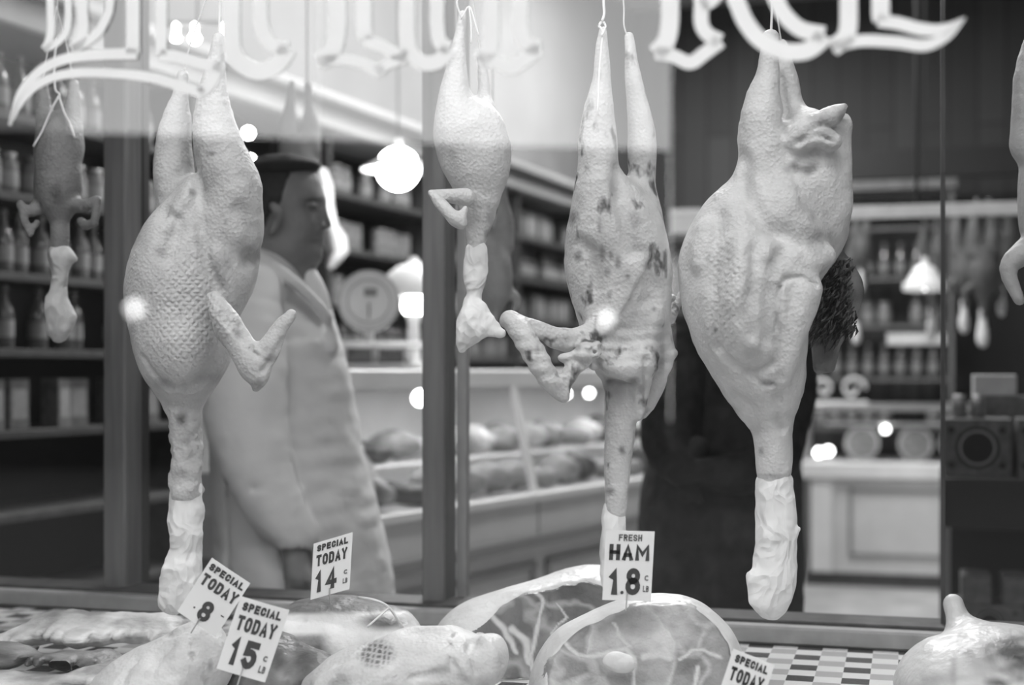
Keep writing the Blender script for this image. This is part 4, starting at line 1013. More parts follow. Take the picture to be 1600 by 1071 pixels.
# front ham ------------------------------------------------
def seams(lines):
    def t(v):
        X = v[:, 0]/v[:, 1]*F+CX+3*vnoise(v, 70, 2); Z = HOR-(v[:, 2]-CZ)/v[:, 1]*F+3*vnoise(v, 70, 6); r = np.zeros(len(v))
        for w, ln in lines:
            for (a, b), (c, d) in zip(ln, ln[1:]):
                L2 = (c-a)**2+(d-b)**2; q = np.clip(((X-a)*(c-a)+(Z-b)*(d-b))/L2, 0, 1); D = np.hypot(X-a-q*(c-a), Z-b-q*(d-b)); r = np.maximum(r, np.clip(1.5-D/w, 0, 1))
        return r
    return t
def cut_disc(root, fld, c, n, th, m, name, inset, res=.003, disp=None, tone=None, tract=None):
    """the sawn face: the body shrunk by the rind and cut a hair proud of it"""
    class F2(Field): pass
    f2 = Field(); f2.ops = list(fld.ops); n = np.array(n, float); n /= np.linalg.norm(n)
    old = f2.eval; base = fld
    class S(Field):
        def bounds(s): return base.bounds()
        def eval(s, P):
            d = base_eval(P)+inset+.0035*vnoise(P, 22, 5)+.0015*vnoise(P, 60, 6)
            a = (P-np.array(c, np.float32))@n.astype(np.float32)
            return np.maximum(np.maximum(d, a-th), -a-.012)
    def base_eval(P):
        d = np.full(len(P), 1., np.float32)
        for o in base.ops:
            if o[0] == 'p' and abs(o[2][2]) < .99: continue
            d = base._op(o, P, d)
        return d
    s_ = S(); return blob(name, s_, res, m, root, disp, tone, tract)
def ham_front():
    p = PX(2.02); c = p(1003, 1075)
    root = thing('fresh_ham', (c[0], c[1], TZ), 'big fresh ham, its sawn face towards the street, under the FRESH HAM card', 'ham')
    n = np.array([-.05, -.9, .42]); n /= np.linalg.norm(n)
    f = Field(); f.ell(p(1003, 1082, .04), (p.r(146), .15, p.r(150)), rot=(0, 0, 0)); f.ell(p(1060, 1040, .05), (p.r(98), .13, p.r(104)), k=.04)
    f.ell(p(905, 1090, .03), (p.r(80), .10, p.r(110)), k=.04)
    f.plane(p(1003, 1040, -.035), n, .003); f.plane((0, 0, TZ), (0, 0, -1), .004)
    blob('rind', f, .004, M['fat'], root, lump(.0016, 20, 3, .0006, 70), lambda v: .95-.25*np.clip(vnoise(v, 22, 3), 0, 1))
    cut_disc(root, f, p(1003, 1040, -.035), n, .003, M['lean'], 'sawn_face', .0015, tone=spots(p, [(960, 968, 62, 20, .7), (905, 1045, 42, 18, .55), (965, 1066, 55, 14, .6), (1078, 1040, 26, 24, .65), (1050, 1000, 55, 22, 1.5), (1000, 985, 30, 10, .8), (1100, 970, 28, 18, .8), (915, 1005, 30, 10, 1.3)]),
        tract=seams([(3, [(882, 1000), (892, 1015), (905, 1024), (930, 1028), (952, 1018), (978, 1014), (990, 1030), (990, 1071)]), (5, [(1005, 1028), (1030, 1022), (1048, 1030), (1040, 1015)]), (2.5, [(1062, 1030), (1080, 1016), (1100, 1014), (1125, 1030)]), (2, [(985, 1012), (965, 992), (960, 975)]), (3, [(1085, 1071), (1090, 1042)])]))['label'] = 'sawn lean face with seams of fat'
    fb = Field(); fb.ell(p(968, 1036, -.0665), (p.r(26), .007, p.r(19)), rot=(.4, .3, 0)); blob('bone', fb, .0025, M['bone'], root, lump(.0012, 90, 4))
ham_front()
def ham_back():
    p = PX(2.30); c = p(830, 1060)
    root = thing('fresh_ham', (c[0], c[1], TZ), 'second ham lying behind and left of the one with the card, rind uppermost', 'ham')
    n = np.array([.12, -.78, .45]); n /= np.linalg.norm(n)
    f = Field(); f.ell(p(838, 1040, .05), (p.r(146), .15, p.r(132)), rot=(0, -.25, 0)); f.ell(p(925, 985, .10), (p.r(100), .13, p.r(106)), k=.05); f.ell(p(745, 1020, .04), (p.r(72), .10, p.r(74)), k=.04)
    f.plane(p(838, 990, -.03), n, .004); f.plane((0, 0, TZ), (0, 0, -1), .004)
    blob('rind', f, .0045, M['fat'], root, lump(.003, 18, 13, .0006, 90), lambda v: 1-.2*np.clip(vnoise(v*np.array([1, 1, 2.]), 14, 6), 0, 1))
    cut_disc(root, f, p(838, 990, -.03), n, .0016, M['lean2'], 'sawn_face', .003, tone=spots(p, [(890, 925, 26, 14, .6), (850, 950, 16, 16, .7), (860, 1000, 30, 20, 1.5), (820, 960, 18, 22, .9)]),
        tract=seams([(3, [(838, 925), (850, 945), (838, 985), (832, 1010), (832, 1045), (845, 1058)]), (5, [(800, 985), (822, 1005), (826, 1035)]), (2, [(870, 945), (885, 965), (862, 990)]), (4, [(735, 965), (765, 962), (790, 985), (806, 1020)])]))['label'] = 'dark sawn lean face'
ham_back()
def ham_right():
    p = PX(2.05); c = p(1560, 1070)
    root = thing('fresh_ham', (c[0], c[1], TZ), 'pale joint with a dark bloody patch in the lower right corner', 'ham')
    f = Field(); f.ell(p(1560, 1090, .05), (p.r(150), .15, p.r(118))); f.ell(p(1480, 1075, .02), (p.r(70), .09, p.r(62)), k=.04)
    f.chain(p.L([(1520, 1010, .10, 30), (1500, 975, .13, 22), (1490, 945, .15, 17)]), k=.03)
    f.chain(p.L([(1500, 1010, -.08, 5), (1495, 1040, -.09, 6), (1480, 1071, -.08, 6)]), k=.02, sub=True)
    f.plane((0, 0, TZ), (0, 0, -1), .004)
    blob('flesh', f, .0045, M['fat'], root, lump(.004, 20, 23, .001, 70), spots(p, [(1578, 1015, 34, 24, .22), (1595, 1040, 24, 24, .25), (1560, 1068, 20, 8, .2), (1510, 1020, 14, 6, .7), (1490, 1045, 6, 20, .7), (1495, 950, 24, 22, .6), (1530, 1030, 26, 30, .75), (1470, 1060, 30, 12, .7)], .72))
ham_right()
# lying birds ------------------------------------------------
def bird_lying_left():
    p = PX(2.0); c = p(270, 1071)
    root = thing('plucked_bird', (c[0], c[1], TZ), 'pale plucked bird lying below the SPECIAL TODAY 8 card', 'chicken')
    f = Field(); f.ell(p(265, 1062, .02), (p.r(98), .085, p.r(66)), rot=(0, -.35, 0)); f.ell(p(310, 1030, .02), (p.r(44), .06, p.r(52)), k=.03)
    f.ell(p(200, 1090, .0), (p.r(60), .07, p.r(40)), k=.04); f.chain(p.L([(330, 1000, .02, 20), (318, 985, .03, 12)]), k=.02)
    f.chain(p.L([(240, 1020, -.07, 5), (255, 1045, -.08, 6), (245, 1075, -.08, 6)]), k=.02, sub=True); f.chain(p.L([(318, 1010, -.05, 4), (325, 1040, -.06, 5)]), k=.015, sub=True)
    f.plane((0, 0, TZ), (0, 0, -1), .004)
    C = lambda pts, w=4., d=.6, k=.008, sub=True: crease(f, p, pts, w, d, k, sub)
    C([(305, 1000), (300, 1025), (312, 1050), (322, 1068)], 4, .8, .006); C([(265, 1010), (245, 1030), (235, 1060)], 5, .6, .012); C([(215, 1035), (200, 1055), (190, 1071)], 4, .6, .012); C([(285, 985), (270, 995), (258, 992)], 4, .7, .01); C([(320, 990), (335, 1010), (338, 1040)], 6, .6, .01, False)
    C([(275, 1030), (285, 1050), (280, 1070)], 6, .5, .015, False)
    blob('plucked_body', f, .004, M['skin_white'], root, lump(.0045, 28, 31, .0012, 70), spots(p, [(300, 1022, 6, 5, .5), (328, 1040, 5, 10, .5), (275, 985, 10, 8, .8)]))
bird_lying_left()
def bird_lying_mid():
    p = PX(1.98); c = p(660, 1071)
    root = thing('plucked_bird', (c[0], c[1], TZ), 'pale plucked bird lying in the front, with a dark patch of feather stubs', 'chicken')
    f = Field(); f.ell(p(690, 1035, .02), (p.r(100), .09, p.r(52)), rot=(0, -.05, 0)); f.ell(p(600, 1060, .0), (p.r(90), .09, p.r(58)), k=.03)
    f.ell(p(760, 1030, .0), (p.r(34), .045, p.r(40)), k=.012); f.ell(p(520, 1075, .0), (p.r(50), .06, p.r(38)), k=.03)
    f.chain(p.L([(705, 1000, -.04, 4), (702, 1025, -.065, 4), (712, 1050, -.07, 4)]), k=.015, sub=True); f.chain(p.L([(600, 1050, -.09, 4), (560, 1062, -.09, 4), (520, 1071, -.06, 4)]), k=.015, sub=True)
    f.plane((0, 0, TZ), (0, 0, -1), .004)
    C = lambda pts, w=4., d=.6, k=.008, sub=True: crease(f, p, pts, w, d, k, sub)
    C([(712, 992), (702, 1015), (708, 1040), (725, 1062)], 4, .8, .006); C([(738, 1002), (732, 1020), (742, 1050)], 4, .7, .008); C([(520, 1050), (535, 1035), (560, 1022), (582, 1000)], 4, .7, .008); C([(555, 1000), (568, 992), (578, 985)], 4, .8, .006)
    C([(640, 1060), (690, 1055), (730, 1071)], 4, .7, .01); C([(620, 1000), (650, 990), (690, 990)], 7, .4, .02, False); C([(755, 1000), (768, 1020), (765, 1050)], 8, .5, .015, False); C([(500, 1071), (540, 1050), (590, 1050)], 6, .5, .02, False)
    def t(v):
        X = v[:, 0]/v[:, 1]*F+CX; Z = HOR-(v[:, 2]-CZ)/v[:, 1]*F
        w = np.clip(2.2-2*np.hypot((X-588)/32, (Z-1022)/24), 0, 1)
        pat = (np.sin(X*.75+Z*.12) > -.2) & (np.sin(Z*.75-X*.12) > -.5)
        return 1-w*np.where(pat, .82, .35)-.1*np.clip(vnoise(v, 20, 3), 0, 1)
    blob('plucked_body', f, .003, M['skin_white'], root, lump(.0045, 26, 51, .001, 70), t)
bird_lying_mid()
# cut joints and slabs ------------------------------------------------
def joint_tied():
    def fn(f, p):
        f.ell(p(540, 1000, .02), (p.r(108), .10, p.r(66)), rot=(0, .12, 0)); f.ell(p(470, 1010, .0), (p.r(60), .08, p.r(56)), k=.03); f.ell(p(615, 1005, .02), (p.r(46), .07, p.r(48)), k=.03)
        f.chain(p.L([(440, 965, -.03, 4), (520, 965, -.07, 5), (600, 985, -.06, 5)]), k=.02, sub=True)
    def t(v):
        X = v[:, 0]/v[:, 1]*F+CX; Z = HOR-(v[:, 2]-CZ)/v[:, 1]*F
        top = np.clip((962-.02*(X-520)-Z)/7, 0, 1); low = np.clip((Z-988)/10, 0, 1)*np.clip((520-X)/20, 0, 1); rt = np.clip(1.6-1.3*np.hypot((X-600)/40, (Z-972)/14), 0, 1)
        return 1-.8*np.maximum(np.maximum(top, low), rt)+.06*vnoise(v, 60, 8)
    root, p = meat('tied_joint', 'fatty joint with a dark lean top, tied with twine, behind the SPECIAL TODAY 14 card', 'meat', 540, 1000, 2.22, fn, M['fat'], .0042, lump(.003, 24, 7, .001, 80), t)
    g = G(); string_up(g, [(560, 934, -.04), (585, 938, -.055), (608, 950, -.05), (632, 985, -.03)], p, .002); string_up(g, [(608, 950, -.05), (590, 966, -.07), (574, 980, -.08)], p, .0016)
    g.put('twine', M['twine'], root, True, world=True)
joint_tied()
def fn(f, p):
    f.ell(p(420, 1055, .03), (p.r(72), .08, p.r(70)), rot=(0, .1, 0)); f.ell(p(480, 1060, .0), (p.r(60), .07, p.r(44)), k=.02); f.ell(p(405, 1080, -.03), (p.r(50), .05, p.r(34)), k=.02)
meat('beef_piece', 'dark lean piece of meat between the SPECIAL TODAY 15 card and the pale bird', 'meat', 430, 1060, 2.08, fn, M['meatdark'], .0042, lump(.004, 30, 12, .0015, 80), lambda v: 1+2.2*np.clip(vnoise(v, 35, 4)-.05, 0, 1))
def slab(label, pts, th, Y, seed, tone, dz=0., m='meatslab'):
    def fn(f, p): f.chain(p.L([(a, b, d, th) for a, b, d in pts]), k=.02, sq=3.2)
    return meat('meat_slab', label, 'meat', pts[0][0], pts[0][1], Y, fn, M[m], .0045, lump(.012, 12, seed, .003, 45), tone, 'slabs of meat stacked in the lower left corner')
slab('long pale slab of meat on top of the stack in the lower left corner', [(-40, 1008, .05), (30, 998, .04), (90, 985, .03), (150, 990, .02), (215, 988, .04), (262, 990, .06)], 22, 2.30, 1, lambda v: 1.45+.5*vnoise(v*np.array([1, 1, 4]), 9, 3))
slab('darker folded slab of meat under the pale one in the lower left corner', [(-40, 1030, .03), (40, 1025, .02), (100, 1026, .01), (160, 1032, .02), (185, 1048, .03)], 13, 2.18, 2, lambda v: .38+.5*np.clip(vnoise(v*np.array([1, 1, 6]), 16, 3), -.5, 1))
slab('lowest slab of meat in the lower left corner, pale with a dark edge', [(-40, 1078, .02), (40, 1074, .02), (110, 1062, .02), (165, 1058, .03)], 15, 2.10, 4, lambda v: 1.3+.5*vnoise(v*np.array([1, 1, 4]), 16, 5))

# ================================================================== PEOPLE
def butcher():
    p = PX(3.15)
    root = thing('person', (p(455, 0)[0], 3.25, 0), 'man in a pale linen coat and black cap standing in profile behind the partition', 'person')
    # body: head, neck, torso under the coat, hands, legs, one surface
    f = Field()
    f.ell(p(440, 318, .05), (p.r(66), p.r(56), p.r(62)), rot=(0, .1, 0))                       # skull
    f.ell(p(466, 350, .05), (p.r(42), p.r(46), p.r(62)), k=.03, rot=(0, .12, 0))               # face mass
    f.chain(p.L([(452, 296, .05, 46), (462, 292, .05, 38)]), k=.02)                            # forehead
    f.ell(p(480, 398, .05), (p.r(25), p.r(30), p.r(20)), k=.02)                                # chin
    f.ell(p(447, 392, .05), (p.r(40), p.r(48), p.r(34)), k=.03)                                # jowl
    f.chain(p.L([(493, 306, .05, 8), (499, 312, .05, 8)]), k=.012, sq=3.)                      # brow
    f.chain(p.L([(498, 322, .05, 5), (506, 338, .05, 7), (511, 350, .05, 7.5)]), k=.010)       # nose
    f.ell(p(504, 354, .028), (p.r(6), p.r(6), p.r(5)), k=.006)
    f.chain(p.L([(499, 371, .05, 6.5), (500, 372, .05, 6.5)]), k=.008, sq=2.2); f.chain(p.L([(498, 381, .05, 7), (499, 381, .05, 7)]), k=.008, sq=2.1)
    f.ell(p(488, 323, -.012), (p.r(13), p.r(9), p.r(9)), k=.010, sub=True)                     # eye socket
    f.ell(p(487, 324, .002), (p.r(9), p.r(9), p.r(7)), k=.003)                                 # eyeball under lids
    f.ell(p(468, 352, .0), (p.r(22), p.r(14), p.r(20)), k=.02)                                 # cheek
    f.chain(p.L([(482, 374, -.01, 2.5), (494, 377, .01, 2.5)]), k=.006, sub=True)              # mouth corner
    f.chain(p.L([(427, 322, -.045, 7), (433, 333, -.045, 8), (430, 348, -.042, 7), (424, 362, -.035, 5)]), k=.008)   # ear
    f.ell(p(431, 338, -.062), (p.r(5), p.r(5), p.r(10)), k=.006, sub=True)
    f.chain(p.L([(430, 385, .07, 56), (425, 425, .09, 66), (430, 470, .1, 80)]), k=.03)        # neck
    f.chain(p.L([(425, 500, .13, 60), (445, 700, .13, 75), (460, 860, .13, 80)]), k=.03, sq=1.1)
    f.chain(p.L([(452, 820, -.10, 22), (462, 868, -.11, 20), (466, 900, -.115, 22)]), k=.01)   # forearm, near side
    for i, (dx, L_) in enumerate([(-6, 24), (2, 29), (10, 26), (17, 20)]):                     # fingers, hanging and half curled
        f.chain(p.L([(458+dx*.9, 905, -.125+.006*i, 6.6), (458+dx*1.1, 905+L_*.5, -.13+.006*i, 6), (462+dx*.9, 905+L_, -.12+.006*i, 5)]), k=.003)
    f.chain(p.L([(476, 893, -.13, 7), (486, 908, -.135, 6.4), (488, 922, -.132, 5.2)]), k=.005)
    zt = lambda z: HOR+(CZ-z)/3.27*F
    f.chain([(p(450, 0)[0], 3.18, .75, .10), (p(450, 0)[0]-.01, 3.17, .45, .075), (p(450, 0)[0]-.03, 3.18, .08, .05)], k=.03)
    f.chain([(p(500, 0)[0], 3.36, .75, .10), (p(500, 0)[0], 3.36, .45, .075), (p(500, 0)[0]-.02, 3.37, .08, .05)], k=.03)
    X2 = lambda v: v[:, 0]/v[:, 1]*F+CX
    Z2 = lambda v: HOR-(v[:, 2]-CZ)/v[:, 1]*F
    def tone(v):
        X, Z = X2(v), Z2(v); t = np.ones(len(v))
        for a, b, rx, rz, fac in [(490, 313, 12, 3, .4), (488, 324, 8, 3, .45), (492, 377, 8, 2, .55), (506, 357, 4, 2, .5), (431, 339, 4, 8, .6), (470, 395, 30, 16, .85)]:
            t *= 1-(1-fac)*np.clip(1.5-np.hypot((X-a)/rx, (Z-b)/rz), 0, 1)*(v[:, 1] < 3.2)
        return t
    blob('body', f, .0048, M['flesh'], root, None, tone)
    # eye
    # hair and cap
    h = Field(); h.ell(p(432, 310, .05), (p.r(66), p.r(60), p.r(60)), rot=(0, .1, 0)); h.ell(p(412, 345, .06), (p.r(44), p.r(56), p.r(46)), k=.02)
    h.ell(p(489, 332, .05), (p.r(50), p.r(90), p.r(78)), k=.01, sub=True); h.ell(p(446, 372, -.02), (p.r(32), p.r(60), p.r(46)), k=.008, sub=True)
    blob('hair', h, .0055, M['hair'], root, lump(.0012, 90, 3))
    c = Field(); c.ell(p(440, 264, .05), (p.r(62), p.r(64), p.r(17)), rot=(0, -.08, 0)); c.chain(p.L([(412, 262, .03, 12), (392, 266, .02, 9), (381, 268, .02, 6)]), k=.012, sq=2.5)
    c.chain(p.L([(440, 272, .05, 50)]*2), k=.01); c.ops.pop(); c.ell(p(446, 256, .05), (p.r(48), p.r(52), p.r(14)), k=.01)
    blob('cap', c, .0045, M['felt'], root, lump(.0015, 40, 6))
    # shirt front at the neck
    s = Field(); s.chain(p.L([(476, 420, .06, 14), (486, 440, .05, 17), (497, 462, .05, 16), (508, 482, .05, 10)]), k=.01)
    blob('shirt', s, .006, M['shirt'], root)
    # coat
    c = Field()
    c.chain(p.L([(428, 462, .12, 74), (438, 520, .12, 92), (442, 600, .12, 112), (448, 700, .12, 122), (462, 800, .12, 130), (474, 900, .12, 142), (480, 1000, .12, 150), (482, 1230, .12, 160)]), k=.02, sq=1.15)
    c.chain(p.L([(405, 440, -.02, 48), (430, 440, .12, 60), (410, 445, .26, 48)]), k=.03)                              # shoulders
    # near arm sleeve
    c.chain(p.L([(398, 455, -.06, 46), (388, 520, -.09, 56), (384, 600, -.10, 64), (388, 670, -.105, 62), (408, 740, -.11, 54), (436, 800, -.11, 44), (454, 826, -.11, 36), (458, 838, -.11, 34)]), k=.012)
    c.chain(p.L([(456, 838, -.11, 25), (466, 885, -.11, 25)]), k=.004, sub=True)
    # far sleeve, barely seen
    c.chain(p.L([(420, 455, .30, 42), (455, 560, .34, 44), (480, 680, .34, 40)]), k=.02)
    # collar and lapel
    c.chain(p.L([(404, 400, -.045, 9), (432, 418, -.055, 10), (458, 440, -.055, 10), (486, 466, -.03, 10), (512, 494, .0, 8)]), k=.010, sq=1.3)
    c.chain(p.L([(404, 400, -.03, 10), (400, 396, .07, 10), (408, 398, .19, 10)]), k=.012)
    c.chain(p.L([(452, 462, -.10, 3), (478, 480, -.085, 3.5), (508, 504, -.03, 3)]), k=.008, sub=True)
    c.chain(p.L([(510, 500, .0, 8), (517, 515, .02, 9), (518, 540, .03, 12)]), k=.014)
    # seams and folds
    c.chain(p.L([(486, 508, -.075, 2.5), (503, 560, -.10, 3), (508, 610, -.115, 3), (498, 650, -.125, 3), (480, 675, -.14, 2.5)]), k=.008, sub=True)
    c.chain(p.L([(440, 560, -.085, 4), (450, 640, -.115, 5), (455, 720, -.115, 5), (476, 790, -.11, 5)]), k=.014, sub=True)
    c.chain(p.L([(352, 520, -.15, 3), (395, 500, -.21, 4), (430, 500, -.18, 3)]), k=.016, sub=True)
    c.chain(p.L([(440, 730, -.19, 3), (420, 760, -.195, 4), (395, 765, -.18, 3)]), k=.012, sub=True)
    c.chain(p.L([(472, 700, -.165, 2.5), (500, 692, -.14, 3), (520, 680, -.11, 2.5)]), k=.010, sub=True)
    c.chain(p.L([(358, 720, .0, 4), (364, 800, -.02, 6), (360, 900, -.03, 6), (362, 1000, -.03, 6)]), k=.02, sub=True)
    c.plane((0, 0, .48), (0, 0, -1), .01)
    #c.ops.insert(len(c.ops), ('c', p(455, 380, .06).astype(np.float32), p(470, 440, .06).astype(np.float32), p.r(46), p.r(22), .01, 1., True, 1))
    def dsp(P):
        X, Z = X2(P), Z2(P)
        fold = vnoise(P*np.array([1.6, 1, .35], np.float32), 14, 4)*np.clip((Z-600)/300, 0, 1)
        return .004*vnoise(P, 9, 1)+.0022*vnoise(P*np.array([.6, 1, 1.6], np.float32), 26, 2)+.006*fold
    blob('coat', c, .0062, M['coat'], root, dsp)
    for x, y, k in ((p(450, 0)[0]-.03, 3.18, 0), (p(500, 0)[0]-.02, 3.37, 1)):
        s = Field(); s.chain([(x-.05, y, .045, .045), (x+.05, y, .04, .045), (x+.16, y, .03, .035)], k=.02, sq=.9); s.plane((0, 0, .001), (0, 0, -1), .003); blob('shoe', s, .008, M['shoe'], root)
    t = Field(); xa, xb = p(450, 0)[0], p(500, 0)[0]
    t.chain([(xa, 3.18, .80, .125), (xa-.01, 3.17, .45, .10), (xa-.03, 3.18, .09, .085)], k=.02); t.chain([(xb, 3.36, .80, .125), (xb, 3.36, .45, .10), (xb-.02, 3.37, .09, .085)], k=.02)
    blob('trousers', t, .01, M['trousers'], root, lump(.004, 14, 3))
butcher()
def customer():
    p = PX(3.45)
    x0 = p(1150, 0)[0]
    root = thing('person', (x0, 3.5, 0), 'customer in a long dark coat standing behind the broad white turkey, head hidden by it', 'person')
    f = Field(); f.ell(p(1222, 318, .05), (p.r(52), p.r(62), p.r(70))); f.ell(p(1210, 350, .02), (p.r(38), p.r(48), p.r(48)), k=.02)
    f.chain(p.L([(1192, 335, -.03, 6), (1184, 352, -.035, 8), (1190, 358, -.02, 6)]), k=.01)
    f.ell(p(1200, 335, -.045), (p.r(10), p.r(8), p.r(7)), k=.01, sub=True); f.ell(p(1232, 335, -.045), (p.r(10), p.r(8), p.r(7)), k=.01, sub=True)
    f.chain(p.L([(1196, 378, -.04, 3), (1212, 380, -.05, 3)]), k=.006, sub=True)
    f.chain(p.L([(1275, 335, .04, 8), (1275, 352, .04, 6)]), k=.008)
    f.chain(p.L([(1215, 385, .07, 36), (1205, 440, .08, 44), (1180, 520, .1, 80), (1150, 800, .1, 100)]), k=.03)
    f.chain([(x0-.07, 3.5, .6, .08), (x0-.07, 3.5, .08, .05)], k=.02); f.chain([(x0+.10, 3.52, .6, .08), (x0+.10, 3.52, .08, .05)], k=.02)
    blob('body', f, .0075, M['flesh'], root)
    f = Field()
    # folded hands on the near side
    f.chain(p.L([(1090, 700, -.13, 18), (1070, 735, -.15, 17)]), k=.01)
    for i in range(4): f.chain(p.L([(1066+i*9, 745, -.155, 6), (1062+i*9, 765+i % 2*4, -.15, 5.5), (1066+i*9, 780+i % 2*3, -.14, 5)]), k=.003)
    f.chain(p.L([(1090, 735, -.155, 6.5), (1102, 752, -.15, 5.5)]), k=.004)
    blob('gloves', f, .005, M['felt'], root)
    h = Field(); h.ell(p(1226, 285, .05), (p.r(60), p.r(68), p.r(40))); h.chain(p.L([(1226, 300, .05, 20), (1226, 301, .05, 20)]), k=.02)
    h.ell(p(1222, 298, .04), (p.r(66), p.r(78), p.r(10)), k=.01); blob('hat', h, .008, M['felt'], root)
    c = Field()
    c.chain(p.L([(1175, 470, .10, 74), (1160, 540, .10, 92), (1140, 640, .10, 112), (1128, 760, .10, 126), (1124, 900, .10, 134), (1122, 1100, .10, 142), (1122, 1300, .10, 150)]), k=.02, sq=1.1)
    c.chain(p.L([(1080, 510, .08, 40), (1160, 440, .09, 60), (1238, 500, .10, 34)]), k=.04)
    c.chain(p.L([(1082, 520, .02, 42), (1060, 600, -.02, 48), (1048, 690, -.08, 44), (1062, 730, -.13, 32), (1078, 742, -.15, 24)]), k=.012)
    c.chain(p.L([(1238, 520, .04, 32), (1235, 620, .02, 38), (1210, 720, -.08, 36), (1150, 740, -.15, 32), (1110, 738, -.16, 24)]), k=.012)
    c.chain(p.L([(1085, 520, -.10, 3), (1050, 620, -.14, 4), (1020, 720, -.15, 4), (1008, 820, -.14, 4)]), k=.01, sub=True)
    c.chain(p.L([(1190, 430, -.06, 14), (1140, 520, -.09, 14), (1120, 600, -.12, 10)]), k=.016)
    for i in range(5): c.chain(p.L([(1040+i*26, 640+i*14, -.20, 3), (1056+i*24, 690+i*8, -.20, 4), (1040+i*22, 750, -.2, 3)]), k=.014, sub=True)
    c.plane((0, 0, .30), (0, 0, -1), .01)
    blob('coat', c, .0085, M['blackcoat'], root, lambda P: .006*vnoise(P*np.array([1.4, 1, .6], np.float32), 12, 4)+.003*vnoise(P, 34, 5), lambda v: 1+1.6*np.clip(vnoise(v*np.array([1, 1, .5]), 22, 9)-.1, 0, 1)*(v[:, 1] < 3.45))
    for dx in (-.08, .09):
        s = Field(); s.chain([(x0+dx, 3.55, .05, .045), (x0+dx-.01, 3.42, .035, .04)], k=.02); s.plane((0, 0, .001), (0, 0, -1), .003); blob('shoe', s, .009, M['shoe'], root)
customer()

# ================================================================== THE SHOP BEHIND
# ---- shelving along the left wall
sh = thing('wall_shelving', P0, 'long dark shelving unit along the left wall, crowned by a pale cornice', 'shelving', ROT_L)
SZ = [.12, .42, .72, .98, 1.225, 1.465, 1.69, 1.925, 2.16]
for z in SZ: G().box(-2.6, 5.3, .0, .29, z-.025, z, .002).put('shelf', M['shelf'], sh)
G().box(-2.6, 5.3, .285, .31, 0, 2.42).put('back_panel', M['black'], sh)
for x in (-2.6, -1.55, -.42, .55, 1.6, 2.7, 3.9, 5.27): G().box(x, x+.03, -.004, .285, 0, 2.4).put('upright', M['shelf'], sh)
G().box(-2.62, 5.32, -.03, .31, 2.40, 2.50, .01).box(-2.64, 5.34, -.07, .31, 2.50, 2.545, .01).put('cornice', M['cornice'], sh)
SHM = Matrix.Translation(Vector(P0)) @ Matrix.Rotation(ROT_L, 4, 'Z')
def bottle_proto(kind):
    g = G()
    if kind == 'bottle':
        g.lathe([(.026, 0), (.03, .006), (.03, .10), (.026, .122), (.012, .145), (.011, .172), (.013, .175), (.013, .182)], n=14); parts = [('glass', g, 'glassware')]
        parts.append(('paper_label', G().lathe([(.0306, .035), (.0306, .085)], n=14, cap=False), 'labelpaper')); parts.append(('cap', G().lathe([(.0135, .178), (.0135, .192)], n=12), 'darkmetal'))
    if kind == 'jar':
        g.lathe([(.034, 0), (.037, .006), (.037, .09), (.03, .105), (.03, .112)], n=14); parts = [('glass', g, 'glassware2')]
        parts.append(('lid', G().lathe([(.032, .110), (.032, .126)], n=14), 'darkmetal')); parts.append(('paper_label', G().lathe([(.0376, .025), (.0376, .07)], n=14, cap=False), 'labelpaper'))
    if kind == 'tin':
        g.lathe([(.038, 0), (.039, .003), (.037, .006), (.037, .112), (.039, .115), (.038, .118)], n=16); parts = [('can', g, 'darkmetal')]
        parts.append(('paper_label', G().lathe([(.0378, .01), (.0378, .108)], n=16, cap=False), 'tin'))
    if kind == 'carton':
        g.box(-.04, .04, -.03, .03, 0, .15, .002); parts = [('box', g, 'cartongrey')]
        parts.append(('paper_label', G().box(-.03, .03, -.0312, -.0302, .03, .12), 'labelpaper'))
    return parts
PROTO = {}
def place_good(kind, x, y, z, label, cat, group, rz=0., s=1.):
    w_ = SHM @ Vector((x, y, z))
    o = bpy.data.objects.new(kind if kind != 'tin' else 'tin_can', None); COL.objects.link(o); o.empty_display_size = .02
    o.location = w_; o.rotation_euler = (0, 0, ROT_L+rz); o.scale = (s, s, s)
    tag(o, label, cat, group)
    if kind not in PROTO:
        PROTO[kind] = []
        for nm, g, mm in bottle_proto(kind):
            c = g.put(nm, M[mm], o, smooth=(kind != 'carton')); PROTO[kind].append(c)
    else:
        for c0 in PROTO[kind]:
            c = c0.copy(); COL.objects.link(c); c.parent = o
    return o
rg = random.Random(11)
ordn = {3: 'fourth', 4: 'lowest filled', 5: 'middle', 6: 'upper middle', 7: 'upper', 8: 'top'}
SECT = [(-1.52, -.5, 'behind the small dark bird'), (.58, 1.55, 'beyond the man\'s face'), (1.64, 2.66, 'right of the middle post'), (2.74, 3.8, 'behind the freckled turkey')]
KN = {'bottle': 'bottle', 'jar': 'jar', 'tin': 'tin', 'carton': 'box'}
for si, (xa, xb, where) in enumerate(SECT):
    for k in (4, 5, 6, 7, 8):
        if si > 0 and k < 5: continue
        kind = {0: {4: 'carton', 5: 'bottle', 6: 'bottle', 7: 'jar', 8: 'bottle'}, 1: {5: 'bottle', 6: 'tin', 7: 'tin', 8: 'jar'}, 2: {5: 'carton', 6: 'jar', 7: 'bottle', 8: 'tin'}, 3: {5: 'tin', 6: 'carton', 7: 'bottle', 8: 'carton'}}[si][k]
        step = .085 if kind in ('bottle',) else .098
        x = xa+.06
        while x < xb-.04:
            if rg.random() > .12:
                place_good(kind, x+rg.uniform(-.006, .006), .07+rg.uniform(-.01, .02), SZ[k]+.0005, f'blurred {KN[kind]} on the {ordn[k]} left wall shelf, {where}', KN[kind], f'{kind}s on the {ordn[k]} shelf {where}', rg.uniform(-.2, .2), 1.0)
            x += step
